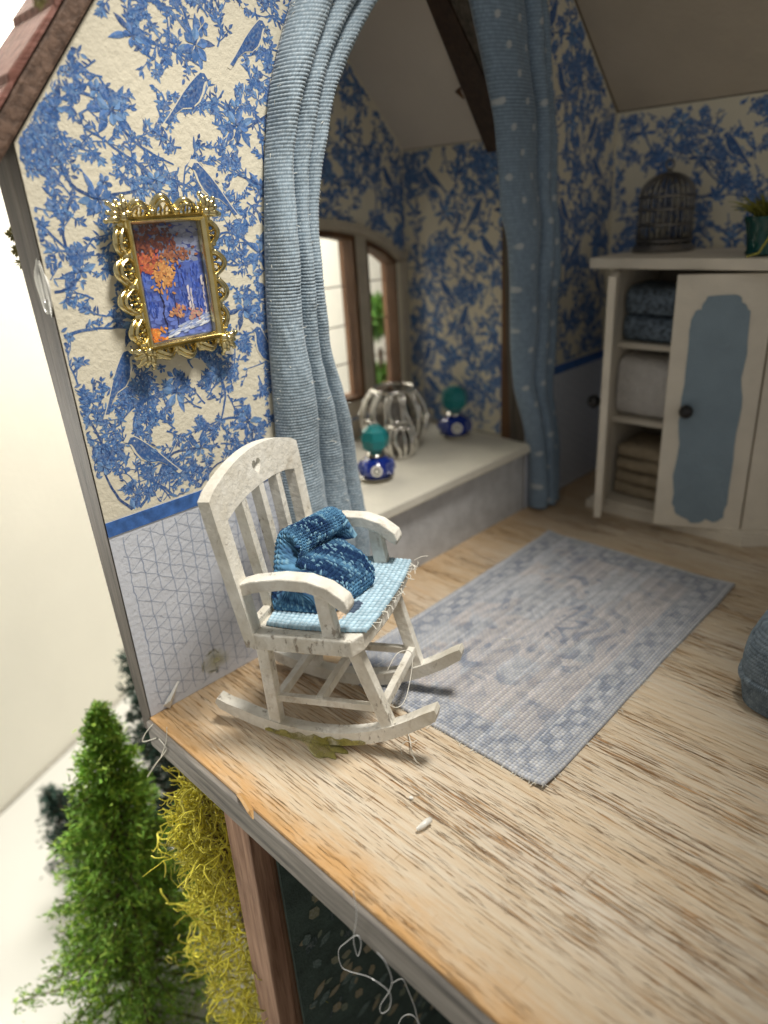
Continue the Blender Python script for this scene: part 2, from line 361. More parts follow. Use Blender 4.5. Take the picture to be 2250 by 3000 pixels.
def rng(seed): return random.Random(seed)
BIRD = [(.52,.62),(.40,.73),(.29,.71),(.19,.59),(.04,.38),(-.12,.12),(-.22,-.08),(-.40,-.42),(-.52,-.62),(-.42,-.64),(-.27,-.36),(-.08,-.17),(.14,-.09),(.30,.09),(.38,.30),(.40,.46),(.43,.56)]
INKS = [(.020,.066,.215), (.034,.108,.315), (.055,.150,.385), (.105,.225,.45), (.21,.325,.50)]
def toile(fn, inside, a0, a1, b0, b1, seed, scale=.76):
    """blue bird-and-blossom print: flat inked shapes lying on the paper; fn(a,b,h) -> 3-D"""
    r = rng(seed); m = Mesh(); cnt = [0]; PAPER = (.74,.69,.555)
    birds = []; blossoms = []
    def put(poly, col, layer=0):
        if not all(inside(a, b) for a, b in poly): return
        cnt[0] += 1; h = .0003 + .00020*layer + .00018 * ((cnt[0] * .6180339) % 1.0)
        m.add([fn(a, b, h) for a, b in poly], [tuple(range(len(poly)))], col)
    def leaf(a, b, ang, L, W, tone=None, layer=0, blunt=.8):
        c = INKS[r.choice((0,1,1,2,2,3))] if tone is None else tone
        ca, sa = math.cos(ang), math.sin(ang); bend = r.uniform(-.22, .22)
        top = []; bot = []
        for i in range(6):
            t = i/5; wv = W * math.sin(PI * t**blunt) * (1 if i not in (0, 5) else 0); off = bend * L * t*t
            top.append((t*L, off + wv)); bot.append((t*L, off - wv*.9))
        P = lambda q: (a + q[0]*ca - q[1]*sa, b + q[0]*sa + q[1]*ca)
        mid = [(t*L, bend*L*t*t) for t in (0, .33, .66, 1)]
        put([P(q) for q in top + mid[-2:0:-1]], c, layer)
        c2 = tuple(min(1, x*1.35 + .03) for x in c) if r.random() < .65 else c
        put([P(q) for q in mid + bot[-2:0:-1]], c2, layer)
    def ribbon(pts, w0, w1, col):
        n = len(pts)
        for i in range(n-1):
            (xa, ya), (xb, yb) = pts[i], pts[i+1]; d = math.hypot(xb-xa, yb-ya) or 1e-9
            nx, ny = -(yb-ya)/d, (xb-xa)/d; wa = w0 + (w1-w0)*i/(n-1); wb = w0 + (w1-w0)*(i+1)/(n-1)
            put([(xa+nx*wa, ya+ny*wa), (xb+nx*wb, yb+ny*wb), (xb-nx*wb, yb-ny*wb), (xa-nx*wa, ya-ny*wa)], col)
    def flower(a, b, rad, layer=1):
        k = r.choice((5, 5, 6)); a0_ = r.uniform(0, 6)
        for i in range(k):
            an = a0_ + 2*PI*i/k + r.uniform(-.15, .15); q = rad*.10
            leaf(a + q*math.cos(an), b + q*math.sin(an), an, rad*r.uniform(.8, 1.1), rad*.31, INKS[r.choice((1,2,2,3,3))], layer, 1.25)
        for i in range(4): leaf(a, b, r.uniform(0, 6.28), rad*.42, rad*.07, INKS[0], layer+1)
    def free(a, b, q): return all(math.hypot(a-x, b-y) > q + R0 for x, y, R0 in birds)
    def twig(a, b, ang, L, depth):
        pts = [(a, b)]; n = 6; turn = r.uniform(-.14, .14)
        for i in range(n):
            ang += turn + r.uniform(-.22, .22); a += math.cos(ang)*L/n; b += math.sin(ang)*L/n
            if not free(a, b, .0): break
            pts.append((a, b))
        if len(pts) < 3: return
        ribbon(pts, .0024*scale*(1.0 if depth else .6), .0009*scale, INKS[r.choice((1,2,2))])
        for i, (x, y) in enumerate(pts[1:], 1):
            for sd in (-1, 1):
                if depth and r.random() < .28: twig(x, y, ang + sd*r.uniform(.5, 1.1), L*r.uniform(.35, .6), depth-1)
                elif r.random() < .52: leaf(x, y, ang + sd*r.uniform(.4, 1.1), scale*r.uniform(.010, .022), scale*r.uniform(.0022, .0042))
        if r.random() < .45: flower(a, b, scale*r.uniform(.008, .013), 0)
        else: leaf(a, b, ang, scale*r.uniform(.012, .02), scale*.0042)
    cell = .158*scale; na, nb = int((a1-a0)/cell)+2, int((b1-b0)/cell)+2
    seeds = [(i, j, a0 + (i - .1 + r.uniform(-.16, .16) + .5*(j % 2))*cell, b0 + (j + .35 + r.uniform(-.2, .2))*cell) for i in range(na) for j in range(nb)]
    for i, j, ca, cb in seeds:            # birds first, so that the branches keep clear of them
        if (i + 2*j + (j//2)) % 3 == 0:
            L = scale*r.uniform(.092, .106); fl = 1 if (i + j) % 2 else -1; ro = r.uniform(-.3, .25)
            T = lambda x, y: ((x*math.cos(ro) - y*math.sin(ro))*L*fl + ca, (x*math.sin(ro) + y*math.cos(ro))*L + cb)
            put([T(x*1.16+.0, .05+(y-.05)*1.14) for x, y in BIRD], PAPER, 2); put([T(x, y) for x, y in BIRD], INKS[1], 3); birds.append((ca, cb + .2*L, L*.32))
            for k in range(9):
                x, y = r.uniform(-.10, .26), r.uniform(-.02, .42); p = T(x, y); an = R_(-128) + ro; an = an if fl > 0 else PI - an
                leaf(p[0], p[1], an + r.uniform(-.25,.25), L*r.uniform(.12,.22), L*.026, INKS[r.choice((0,0,3))], 4)
            p = T(.35, .62); leaf(p[0], p[1], 0, L*.05, L*.02, PAPER, 5)
            b0_ = T(.12, -.10); twig(b0_[0] - fl*.04*scale, b0_[1] - .006, 0 if fl > 0 else PI, .10*scale, 1)
    for i, j, ca, cb in seeds:
        if (i + 2*j + (j//2)) % 3 != 0:
            big = (i + j) % 2 == 0; R0 = scale*r.uniform(.028, .036) if big else scale*r.uniform(.018, .024)
            for k in range(6 if big else 4):
                an = 2*PI*k/6 + r.uniform(-.3,.3); leaf(ca + R0*.5*math.cos(an), cb + R0*.5*math.sin(an), an, scale*r.uniform(.030,.050), scale*r.uniform(.0065,.0095))
            flower(ca, cb, R0, 2)
            if big: flower(ca + r.uniform(-.8,.8)*R0, cb + R0*1.1, R0*.62, 1)
        # a main stem wandering on to a neighbour
        for k in range(2):
            an = r.choice((R_(60), R_(120), R_(250), R_(300), R_(20), R_(160))) + r.uniform(-.3,.3); a, b = ca, cb; pts = [(a, b)]; tn = r.choice((-1,1))*r.uniform(.05,.16)
            for q in range(11):
                an += tn + r.uniform(-.22,.22); a += math.cos(an)*.0165*scale; b += math.sin(an)*.0165*scale
                if not free(a, b, .002): break
                pts.append((a, b))
                if q > 1 and r.random() < .42: twig(a, b, an + r.choice((-1,1))*r.uniform(.5,1.1), scale*r.uniform(.035,.075), 1 if r.random() < .4 else 0)
            if len(pts) > 2: ribbon(pts, .0042*scale, .0018*scale, INKS[r.choice((0,1,1))])
        for k in range(5):
            an = r.uniform(0, 6.28); q = r.uniform(.060, .110)*scale
            twig(ca + q*math.cos(an), cb + q*math.sin(an), r.uniform(0, 6.28), scale*r.uniform(.05, .09), 1)
    return m
def lattice(fn, inside, a0, a1, b0, b1, seed, sp=.029):
    """thin crackle of blue lines on the pale paper of the dado"""
    r = rng(seed); m = Mesh(); k = [0]
    na, nb = int((a1-a0)/sp)+2, int((b1-b0)/(sp*1.1))+2
    P = {}
    for i in range(na):
        for j in range(nb): P[i, j] = (a0 + i*sp + r.uniform(-.0016,.0016), b0 + (j + .5*(i % 2))*sp*1.15 + r.uniform(-.0028,.0028))
    def ln(p, q, wd, c):
        n = 3; pts = [(p[0]+(q[0]-p[0])*t/n + (r.uniform(-.0016,.0016) if 0 < t < n else 0), p[1]+(q[1]-p[1])*t/n + (r.uniform(-.0016,.0016) if 0 < t < n else 0)) for t in range(n+1)]
        d = math.hypot(q[0]-p[0], q[1]-p[1]); nx, ny = -(q[1]-p[1])/d*wd, (q[0]-p[0])/d*wd
        for s, e in zip(pts, pts[1:]):
            qd = [(s[0]+nx, s[1]+ny), (e[0]+nx, e[1]+ny), (e[0]-nx, e[1]-ny), (s[0]-nx, s[1]-ny)]
            if all(inside(*z) for z in qd):
                k[0] += 1; h = .0003 + .0002*((k[0]*.618) % 1); m.add([fn(a, b, h) for a, b in qd], [(0,1,2,3)], c)
    for (i, j), p in P.items():
        for di, dj, wd in ((0, 1, .0009), (1, 0, .00055), (1, 1 if i % 2 else -1, .00055)):
            q = P.get((i+di, j+dj))
            if q and r.random() < (.97 if di == 0 else .93): ln(p, q, wd*r.uniform(.7,1.2), (.30,.36,.50) if di == 0 else (.34,.39,.50))
    return m

ZB0, ZB1 = .438, .468   # blue border strip
# gable wall: plane x = 0, with the dormer opening cut out of it
def roof_f(y): return 1.118 + 1.15*(y + .012)
def roof_b(y): return 1.232 + .945*(YB - y)
RIDGE = .9137
def wall_top(y): return min(roof_f(y), roof_b(y))
OP0, OP1 = .53, 1.43
def open_top(y): return 1.15 + 1.1*min(y - OP0, OP1 - y)
def in_gable(y, z):
    if y < .004 or y > YB-.004 or z > wall_top(y)-.012: return False
    return not (OP0-.01 < y < OP1+.01 and z < open_top(y)+.02)
fx = lambda x: (lambda y, z, d: (x + d, y, z))
# one outline with a slot: bench below the opening is part of the wall, so the opening starts at the floor and the bench fills it
outline = [(0, -.055), (OP0, -.055), (OP0, 1.15), ((OP0+OP1)/2, 1.15+1.1*(OP1-OP0)/2), (OP1, 1.15), (OP1, -.055), (YB, -.055), (YB, roof_b(YB)), (RIDGE, roof_b(RIDGE)), (0, roof_f(0))]
gm = Mesh()
TH = lambda y, z: -(.044 + .052*max(0, min(1.15, z)))
gm.prism(outline, lambda y, z, d: ((d if d == 0 else TH(y, z)) - .0, y, z), 0, 1)
gable = gm.build('gable_wall', M['edge'], house)
# papers glued on the gable
def poly_sheet(name, poly, fn, t, mat, parent):
    return Mesh().prism(poly, fn, .0006, t).build(name, mat, parent)
up_front = [(.002, ZB1), (OP0-.002, ZB1), (OP0-.002, 1.15), ((OP0+OP1)/2, 1.15+1.1*(OP1-OP0)/2+.004), (OP1+.002, 1.15), (OP1+.002, ZB1), (YB-.003, ZB1), (YB-.003, roof_b(YB)-.004), (RIDGE, roof_b(RIDGE)-.004), (.002, roof_f(0)-.006)]
poly_sheet('wallpaper', up_front, fx(0), .003, M['paper'], gable)
for nm, a, b in (('dado_paper', .002, OP0-.002), ('dado_paper', OP1+.002, YB-.003)):
    poly_sheet(nm, [(a, .001), (b, .001), (b, ZB0), (a, ZB0)], fx(0), .0028, M['wains'], gable)
    poly_sheet('border_strip', [(a, ZB0), (b, ZB0), (b, ZB1), (a, ZB1)], fx(0), .0046, M['border'], gable)
toile(fx(.003), lambda y, z: in_gable(y, z) and z > ZB1+.004, -.04, YB, ZB1-.05, 2.1, 11).build('printed_pattern', M['ink'], gable)
lattice(fx(.0028), lambda y, z: (.02 < y < OP0-.004 or OP1+.004 < y < YB-.004) and .012 < z < ZB0-.003, 0, YB, 0, ZB0, 5).build('printed_lattice', M['ink'], gable)

# back wall: plane y = YB
bw = Mesh().box((-.05, YB, -.06), (XR, YB+.06, roof_b(YB)), 0).build('back_wall', M['edge'], house)
fy = lambda y0: (lambda x, z, d: (x, y0 - d, z))
ZBT = roof_b(YB) - .004
poly_sheet('wallpaper', [(.004, ZB1), (XR, ZB1), (XR, ZBT), (.004, ZBT)], fy(YB), .003, M['paper'], bw)
poly_sheet('dado_paper', [(.004, .001), (XR, .001), (XR, ZB0), (.004, ZB0)], fy(YB), .0028, M['wains'], bw)
poly_sheet('border_strip', [(.004, ZB0), (XR, ZB0), (XR, ZB1), (.004, ZB1)], fy(YB), .0046, M['border'], bw)
toile(fy(YB-.003), lambda x, z: .01 < x < 1.35 and ZB1+.004 < z < ZBT-.006, 0, 1.35, ZB1-.05, 1.3, 23).build('printed_pattern', M['ink'], bw)
# back slope of the ceiling / roof
def slope_panel(name, x0, x1, ya, yb, f, t, mat, parent):
    m = Mesh(); m.hexa([(x0,ya,f(ya)), (x1,ya,f(ya)), (x1,yb,f(yb)), (x0,yb,f(yb)), (x0,ya,f(ya)+t), (x1,ya,f(ya)+t), (x1,yb,f(yb)+t), (x0,yb,f(yb)+t)], 0)
    return m.build(name, mat, parent)
slope_panel('ceiling_slope', .006, XR, RIDGE, YB+.0, roof_b, .012, M['ceilb'], house)
slope_panel('roof_panel', -.14, XR, RIDGE-.02, YB+.14, lambda y: roof_b(y)+.014, .05, M['roofw'], house)
# verge board and shingle ends along the front gable slope
ya, yb = -.075, .60
f2 = lambda y: roof_f(y) - .002
m = Mesh(); m.hexa([(-.13,ya,f2(ya)), (.014,ya,f2(ya)), (.014,yb,f2(yb)), (-.13,yb,f2(yb)), (-.13,ya,f2(ya)+.052), (.014,ya,f2(ya)+.052), (.014,yb,f2(yb)+.052), (-.13,yb,f2(yb)+.052)], .006)
m.build('verge_board', M['roofw'], house)
r = rng(3)
for i in range(7):
    y = ya - .01 + i*.095
    z = f2(y) + .054; dz = .1*1.15
    m = Mesh(); tt = .022
    m.hexa([(-.15,y,z+.004*(i % 2)), (.02+r.uniform(-.008,.008),y,z), (.02+r.uniform(-.008,.008),y+.1,z+dz), (-.15,y+.1,z+dz), (-.15,y,z+tt), (.02,y,z+tt), (.018,y+.1,z+dz+tt*.5), (-.15,y+.1,z+dz+tt*.5)], .003)
    m.build('shingle', M['shingle'], house)

# dormer alcove
al = Mesh().box((SW-.09, Y1, -.05), (-.09, Y1+.04, ZT)).build('alcove_wall', M['edge'], house)
poly_sheet('wallpaper', [(SW, .245), (-.052, .245), (-.052, ZT-.002), (SW, ZT-.002)], fy(Y1), .003, M['paper'], al)
toile(fy(Y1-.003), lambda x, z: SW+.004 < x < -.055 and .25 < z < ZT-.004, SW-.04, 0, .2, ZT+.05, 37).build('printed_pattern', M['ink'], al)
al2 = Mesh().box((SW-.09, Y0-.04, -.05), (-.095, Y0, ZT)).build('alcove_wall', M['edge'], house)
poly_sheet('wallpaper', [(SW, .245), (-.1, .245), (-.1, ZT-.002), (SW, ZT-.002)], lambda x, z, d: (x, Y0 + d, z), .003, M['paper'], al2)
YM = (Y0+Y1)/2
def gab(y): return ZT + 1.1*(min(y, 2*YM-y) - Y0)
# window wall (with three arched-top lights)
WZ0, HALF = .375, .425
def arch(y):  # top of the glazed opening
    d = abs(y - YM)/HALF; return .945 - .10*d*d - .03*d**6
lights = [(.565, .715), (.76, 1.21), (1.255, 1.405)]
wv = Mesh()
def wall_col(ya, yb, zlo, zhi_f):
    n = 6
    ys = [ya + (yb-ya)*i/n for i in range(n+1)]
    poly = [(y, zlo(y)) for y in ys] + [(y, zhi_f(y)) for y in reversed(ys)]
    wv.prism(poly, lambda y, z, d: (SW - d, y, z), 0, .085)
edges = [Y0-.02] + [q for l in lights for q in l] + [Y1+.02]
for k in range(0, len(edges), 2): wall_col(edges[k], edges[k+1], lambda y: -.05, lambda y: gab(max(Y0, min(Y1, y))))
for a, b in lights:
    wall_col(a, b, lambda y: -.05, lambda y: WZ0); 
    if a < YM < b:
        wall_col(a, YM, arch, gab); wall_col(YM, b, arch, gab)
    else: wall_col(a, b, arch, gab)
ww = wv.build('window_wall', M['sur'], house)
def in_ww(y, z):
    if not (Y0+.003 < y < Y1-.003 and .25 < z < gab(y)-.006): return False
    return not (abs(y-YM) < HALF+.035 and WZ0-.05 < z < arch(y)+.032)
def ww_sheet(ya, yb, zl, zh):
    n = 8; ys = [ya+(yb-ya)*i/n for i in range(n+1)]
    poly_sheet('wallpaper', [(y, zl(y)) for y in ys] + [(y, zh(y)) for y in reversed(ys)], lambda y, z, d: (SW + d, y, z), .003, M['paper'], ww)
ww_sheet(Y0, YM, lambda y: arch(max(y, YM-HALF-.03))+.03, gab); ww_sheet(YM, Y1, lambda y: arch(min(y, YM+HALF+.03))+.03, gab)
ww_sheet(Y1-.055, Y1, lambda y: .245, lambda y: arch(YM+HALF+.03)+.03)
toile(lambda y, z, d: (SW+.003+d, y, z), in_ww, Y0-.04, Y1, .2, 1.7, 41).build('printed_pattern', M['ink'], ww)
win = bpy.data.objects.new('window', None); COL.objects.link(win); win.parent = house
for a, b in lights:
    n = 8; fw = .014
    ys = [a+(b-a)*i/n for i in range(n+1)]
    fo = lambda y, z, d: (SW - .004 - d, y, z)
    top = Mesh().prism([(y, arch(y)-fw-.004) for y in ys] + [(y, arch(y)) for y in reversed(ys)], fo, 0, .070).build('frame_head', M['winwood'], win)
    for y0_, y1_ in ((a, a+fw*.9), (b-fw*.9, b)):
        Mesh().prism([(y0_, WZ0), (y1_, WZ0), (y1_, arch(y1_)-.010), (y0_, arch(y0_)-.010)], fo, .001, .0705).build('frame_stile', M['winwood'], win)
    Mesh().prism([(a+fw*.9, WZ0), (b-fw*.9, WZ0), (b-fw*.9, WZ0+fw), (a+fw*.9, WZ0+fw)], fo, 0, .070).build('frame_sill', M['winwood'], win)
    zs = [WZ0+.012, .503, .633, .763]
    ai, bi = a+fw*.8, b-fw*.8
    for k, z0 in enumerate(zs):
        if k < 3: poly = [(ai, z0), (bi, z0), (bi, zs[k+1]), (ai, zs[k+1])]
        else: poly = [(ai, z0)] + [(bi, z0)] + [(y, arch(y)-.012) for y in reversed([ai+(bi-ai)*i/4 for i in range(5)])]
        Mesh().prism(poly, lambda y, z, d: (SW - .052 - d, y, z), 0, .002).build('pane', M['glass'], win)
    for z0 in zs[1:]:
        Mesh().tube([(SW-.050, ai, z0+.002), (SW-.050, (ai+bi)/2, z0-.001), (SW-.050, bi, z0-.003)], .0022, 6).build('lead_bar', M['winwood'], win)
# surround moulding proud of the wall, following the arch
ys = [YM-HALF-.03 + (2*HALF+.06)*i/24 for i in range(25)]
aa = lambda y: arch(max(YM-HALF, min(YM+HALF, y)))
Mesh().prism([(y, aa(y)+.006) for y in ys] + [(y, aa(y)+.034) for y in reversed(ys)], lambda y, z, d: (SW + d, y, z), .0032, .014).build('surround_arch', M['sur'], win)
for sgn in (-1, 1):
    y = YM + sgn*(HALF+.014)
    Mesh().box((SW+.0032, y-.013, .245), (SW+.012, y+.013, aa(y)+.006), .002).build('surround_jamb', M['sur'], win)
# dormer ceiling slopes and the dark rafters at the opening
m = Mesh(); m.hexa([(SW-.02,YM,gab(YM)), (-.02,YM,gab(YM)), (-.02,Y1+.05,ZT-.055), (SW-.02,Y1+.05,ZT-.055), (SW-.02,YM,gab(YM)+.02), (-.02,YM,gab(YM)+.02), (-.02,Y1+.05,ZT-.035), (SW-.02,Y1+.05,ZT-.035)])
m.build('dormer_ceiling', M['ceil'], house)
m = Mesh(); m.hexa([(SW-.02,YM,gab(YM)), (SW-.02,Y0-.05,ZT-.055), (-.02,Y0-.05,ZT-.055), (-.02,YM,gab(YM)), (SW-.02,YM,gab(YM)+.02), (SW-.02,Y0-.05,ZT-.035), (-.02,Y0-.05,ZT-.035), (-.02,YM,gab(YM)+.02)])
m.build('dormer_ceiling', M['ceil'], house)
for sgn in (-1, 1):
    ye = YM + sgn*(Y1-YM)
    m = Mesh(); pts = []
    for y, z, xl in ((ye - sgn*.002, ZT+.001, -.165), (YM, gab(YM), -.095)):
        pts.append((y, z, xl))
    (y0_, z0_, xa), (y1_, z1_, xb) = pts; dn = .040
    q = [(xa, y0_, z0_-dn), (-.055, y0_, z0_-dn), (-.055, y0_, z0_), (xa, y0_, z0_), (xb, y1_, z1_-dn*1.3), (-.055, y1_, z1_-dn*1.3), (-.055, y1_, z1_), (xb, y1_, z1_)]
    m.hexa(q, 0).build('rafter', M['dark'], house)
Mesh().tube([(-.146, 1.30, 1.286), (-.157, 1.302, 1.282), (-.150, 1.32, 1.262)], [.004,.009,.002], 5).build('rafter_splinter', M['winwood'], house)
# the window seat that fills the alcove
ws = Mesh().box((-.03, OP0+.002, .0), (-.002, OP1+.022, .212)).build('window_seat', M['seatf'], house)
m = Mesh(); m.box((SW+.0, Y0+.002, .212), (.024, Y1-.002, .243), .006); m.build('seat_board', M['sill'], ws)
Mesh().box((-.098, Y1-.018, .243), (-.052, Y1-.0035, ZT-.03), .002).build('opening_trim', M['winwood'], house)

# ground floor glimpsed below the overhang: post, papered wall, dark room
m = Mesh(); m.bar((.318, .018, -.075), (.305, .004, GZ), .085, .05, (0,1,0), .004); m.build('corner_post', M['post'], house)
Mesh().box((.345, .03, GZ), (.372, 1.9, -.07)).build('corner_batten', M['winwood'], house)
lw = Mesh().box((.372, .035, GZ), (.380, 1.9, -.07)).build('lower_wall', M['lowwall'], house)
Mesh().box((.38, 1.88, GZ), (XR, 1.92, -.07)).build('lower_back_wall', M['lowdark'], house)
Mesh().box((.0, .0, GZ), (XR, 1.92, GZ+.03)).build('lower_floor', M['soil'], house)
r = rng(9); m = Mesh(); k = 0
for i in range(520):
    y, z = r.uniform(.06, 1.2), r.uniform(-1.2, -.09); L = r.uniform(.02, .055); an = r.uniform(0, 6.28); W = L*r.uniform(.22,.4)
    col = r.choice([(.16,.19,.13), (.22,.22,.14), (.09,.14,.13), (.27,.23,.14), (.03,.055,.055)]); k += 1
    pts = [(y + L*t*math.cos(an) - s*W*math.sin(an), z + L*t*math.sin(an) + s*W*math.cos(an)) for t, s in ((0,0),(.3,.8),(.65,.9),(1,0),(.65,-.9),(.3,-.8))]
    if all(.045 < p[0] and p[1] < -.078 for p in pts): m.add([(.381+.0012*((k*.618) % 1), p[0], p[1]) for p in pts], [tuple(range(6))], col)
m.build('printed_pattern', M['ink'], lw)

# ------------------------------------------------------------------ woven / knitted surfaces
def bell(x): f = x - np.floor(x); return np.sqrt(np.clip(1 - (2*f-1)**2, 0, 1))
def weave(X, Y):
    """plain weave: returns height 0..1 and a which-thread mask"""
    fx_, fy_ = np.floor(X), np.floor(Y)
    a = bell(X) * (.5 + .5*np.cos(PI*(Y - .5) + PI*fx_)); b = bell(Y) * (.5 - .5*np.cos(PI*(X - .5) + PI*fy_))
    return np.maximum(a, b), a > b
def knit(X, Y):
    """stocking-stitch columns of small Vs"""
    f = X - np.floor(X); yy = Y + .55*np.abs(2*f - 1)
    return np.clip(.25 + .75*bell(yy), 0, 1) * (.30 + .70*np.abs(np.sin(2*PI*f))**.55), np.floor(X), np.floor(yy)
def hash2(a, b, s=0.0): v = np.sin(a*127.1 + b*311.7 + s*74.7)*43758.5453; return v - np.floor(v)
def vnoise(x, y, s=0.0):
    xi, yi = np.floor(x), np.floor(y); u, v = x-xi, y-yi; u = u*u*(3-2*u); v = v*v*(3-2*v)
    return (hash2(xi,yi,s)*(1-u) + hash2(xi+1,yi,s)*u)*(1-v) + (hash2(xi,yi+1,s)*(1-u) + hash2(xi+1,yi+1,s)*u)*v
def fbm(x, y, s=0.0, o=4): return sum(vnoise(x*2**k, y*2**k, s+k*3.1)/2**(k+1) for k in range(o)) / (1 - .5**o)
def normals(V, wrap=False):
    du = np.gradient(V, axis=0)
    if wrap: du = (np.roll(V, -1, 0) - np.roll(V, 1, 0))*.5
    dv = np.gradient(V, axis=1); n = np.cross(du, dv); return n / (np.linalg.norm(n, axis=2, keepdims=True) + 1e-12)
def lerp3(a, b, t): return np.array(a)[None,None,:]*(1-t[...,None]) + np.array(b)[None,None,:]*t[...,None]

# rug
def make_rug():
    c = [np.array(onp(*p, 2, .004)[:2]) for p in ((1241,2114), (1592,2311), (2152,1716), (1611,1570))]
    # keep it a true rectangle
    A = c[1]; e1 = c[2]-c[1]; L = np.linalg.norm(e1); e1 = e1/L; e2 = np.array([-e1[1], e1[0]]); Wd = .575
    nL, nW = 132, 80; ks = 5
    u = np.linspace(0, 1, nW*ks+1); v = np.linspace(0, 1, nL*ks+1); U, Vv = np.meshgrid(u, v, indexing='ij')
    wob = (.0012*np.sin(Vv*7+1) + .0005*np.sin(Vv*31)) * (2*U-1)
    wob2 = (.0011*np.sin(U*6+2) + .0005*np.sin(U*27)) * (2*Vv-1)
    h, msk = weave(U*nW, Vv*nL)
    P = np.zeros(U.shape + (3,))
    P[...,0] = A[0] + e2[0]*U*Wd + e1[0]*Vv*L + e2[0]*wob + e1[0]*wob2; P[...,1] = A[1] + e2[1]*U*Wd + e1[1]*Vv*L + e2[1]*wob + e1[1]*wob2
    P[...,2] = .0030 + .0036*h + .004*fbm(U*3, Vv*4, 2) + .009*np.clip(1-np.hypot(U, Vv)/.10, 0, 1)**1.5 + .006*np.clip(1-np.hypot(1-U, 1-Vv)/.10, 0, 1)**1.5 + .004*np.clip(1-np.hypot(U, 1-Vv)/.12, 0, 1)
    for sl in (0, -1): P[sl,:,2] -= .004; P[:,sl,2] -= .004
    P[...,2] = np.maximum(P[...,2], .0005)
    # faded print: border bands, corner motifs and a middle medallion
    x = (U-.5)*2; y = (Vv-.5)*2*L/Wd; ed = np.minimum(1-np.abs(x), L/Wd-np.abs(y))
    n1 = fbm(U*16, Vv*26, 1); n2 = fbm(U*7, Vv*11, 7); n3 = fbm(U*30, Vv*48, 4)
    blue = np.zeros_like(U)
    blue += ((ed > .05) & (ed < .085))*.85 + ((ed > .265) & (ed < .295))*.85
    blue += ((ed >= .09) & (ed <= .26)) * (.25 + .9*((np.sin(x*34+y*5) * np.sin(y*29 - x*4)) > -.05))
    rr = np.sqrt(x**2 + (y*.62)**2); th = np.arctan2(y*.62, x)
    blue += (ed > .30) * (.75*(np.sin(rr*38 + 3*np.cos(th*8)) > .1) * (rr < .62) + .55*((n1 > .54)) )
    corner = np.maximum(np.abs(np.abs(x)-.62), np.abs(np.abs(y)-1.25)); blue += (corner < .28)*(ed > .3)*.45
    wx = fbm(U*12, Vv*19, 11); blue = np.clip(blue*(.05+1.25*wx)*(.3+1.1*n2) + (n3-.5)*.55, 0, 1)
    peach = np.clip((ed > .30)*(n2 > .47)*(1-blue)*.9*(.4+n1), 0, 1)
    blue = np.clip(.14 + blue*.60 + (fbm(U*42, Vv*66, 6)-.5)*.5, 0, 1); col = lerp3((.54,.55,.57), (.18,.215,.285), blue); col = col*(1-peach[...,None]*.42) + np.array((.56,.47,.42))*peach[...,None]*.42
    fade = np.clip((ed-.0)/.05, 0, 1)*.5 + .5
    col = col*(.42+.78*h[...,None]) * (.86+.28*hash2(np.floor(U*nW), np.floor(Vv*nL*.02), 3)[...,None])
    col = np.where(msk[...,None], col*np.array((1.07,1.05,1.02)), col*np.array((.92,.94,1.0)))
    t = thing('woven_rug', 'faded grey-blue woven rug lying flat on the limewashed floor', 'rug', (A[0], A[1], 0))
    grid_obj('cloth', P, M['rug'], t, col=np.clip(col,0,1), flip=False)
    fr = Mesh(); r = rng(33); nu_, nv_ = P.shape[:2]
    for k in range(230):
        if k % 2: i, j = r.choice((0, nu_-1)), r.randrange(nv_)
        else: i, j = r.randrange(nu_), r.choice((0, nv_-1))
        p = Vector(P[i,j]); o_ = Vector((p.x - (A[0] + e2[0]*Wd/2 + e1[0]*L/2), p.y - (A[1] + e2[1]*Wd/2 + e1[1]*L/2), 0))
        d = (Vector((e2[0], e2[1], 0))*(1 if i else -1) if k % 2 else Vector((e1[0], e1[1], 0))*(1 if j else -1))
        n = r.uniform(.002, .008); q = Vector((r.gauss(0,.4), r.gauss(0,.4), 0)); z0 = max(p.z, .002)
        fr.tube([(p.x, p.y, z0), tuple(Vector((p.x, p.y, z0+r.uniform(-.001,.002))) + (d + q*.5)*n*.5), tuple(Vector((p.x, p.y, max(.001, z0*.6))) + (d + q)*n)], .0007, 4)
    fr.build('frayed_edge', M['hair'], t); return t
make_rug()

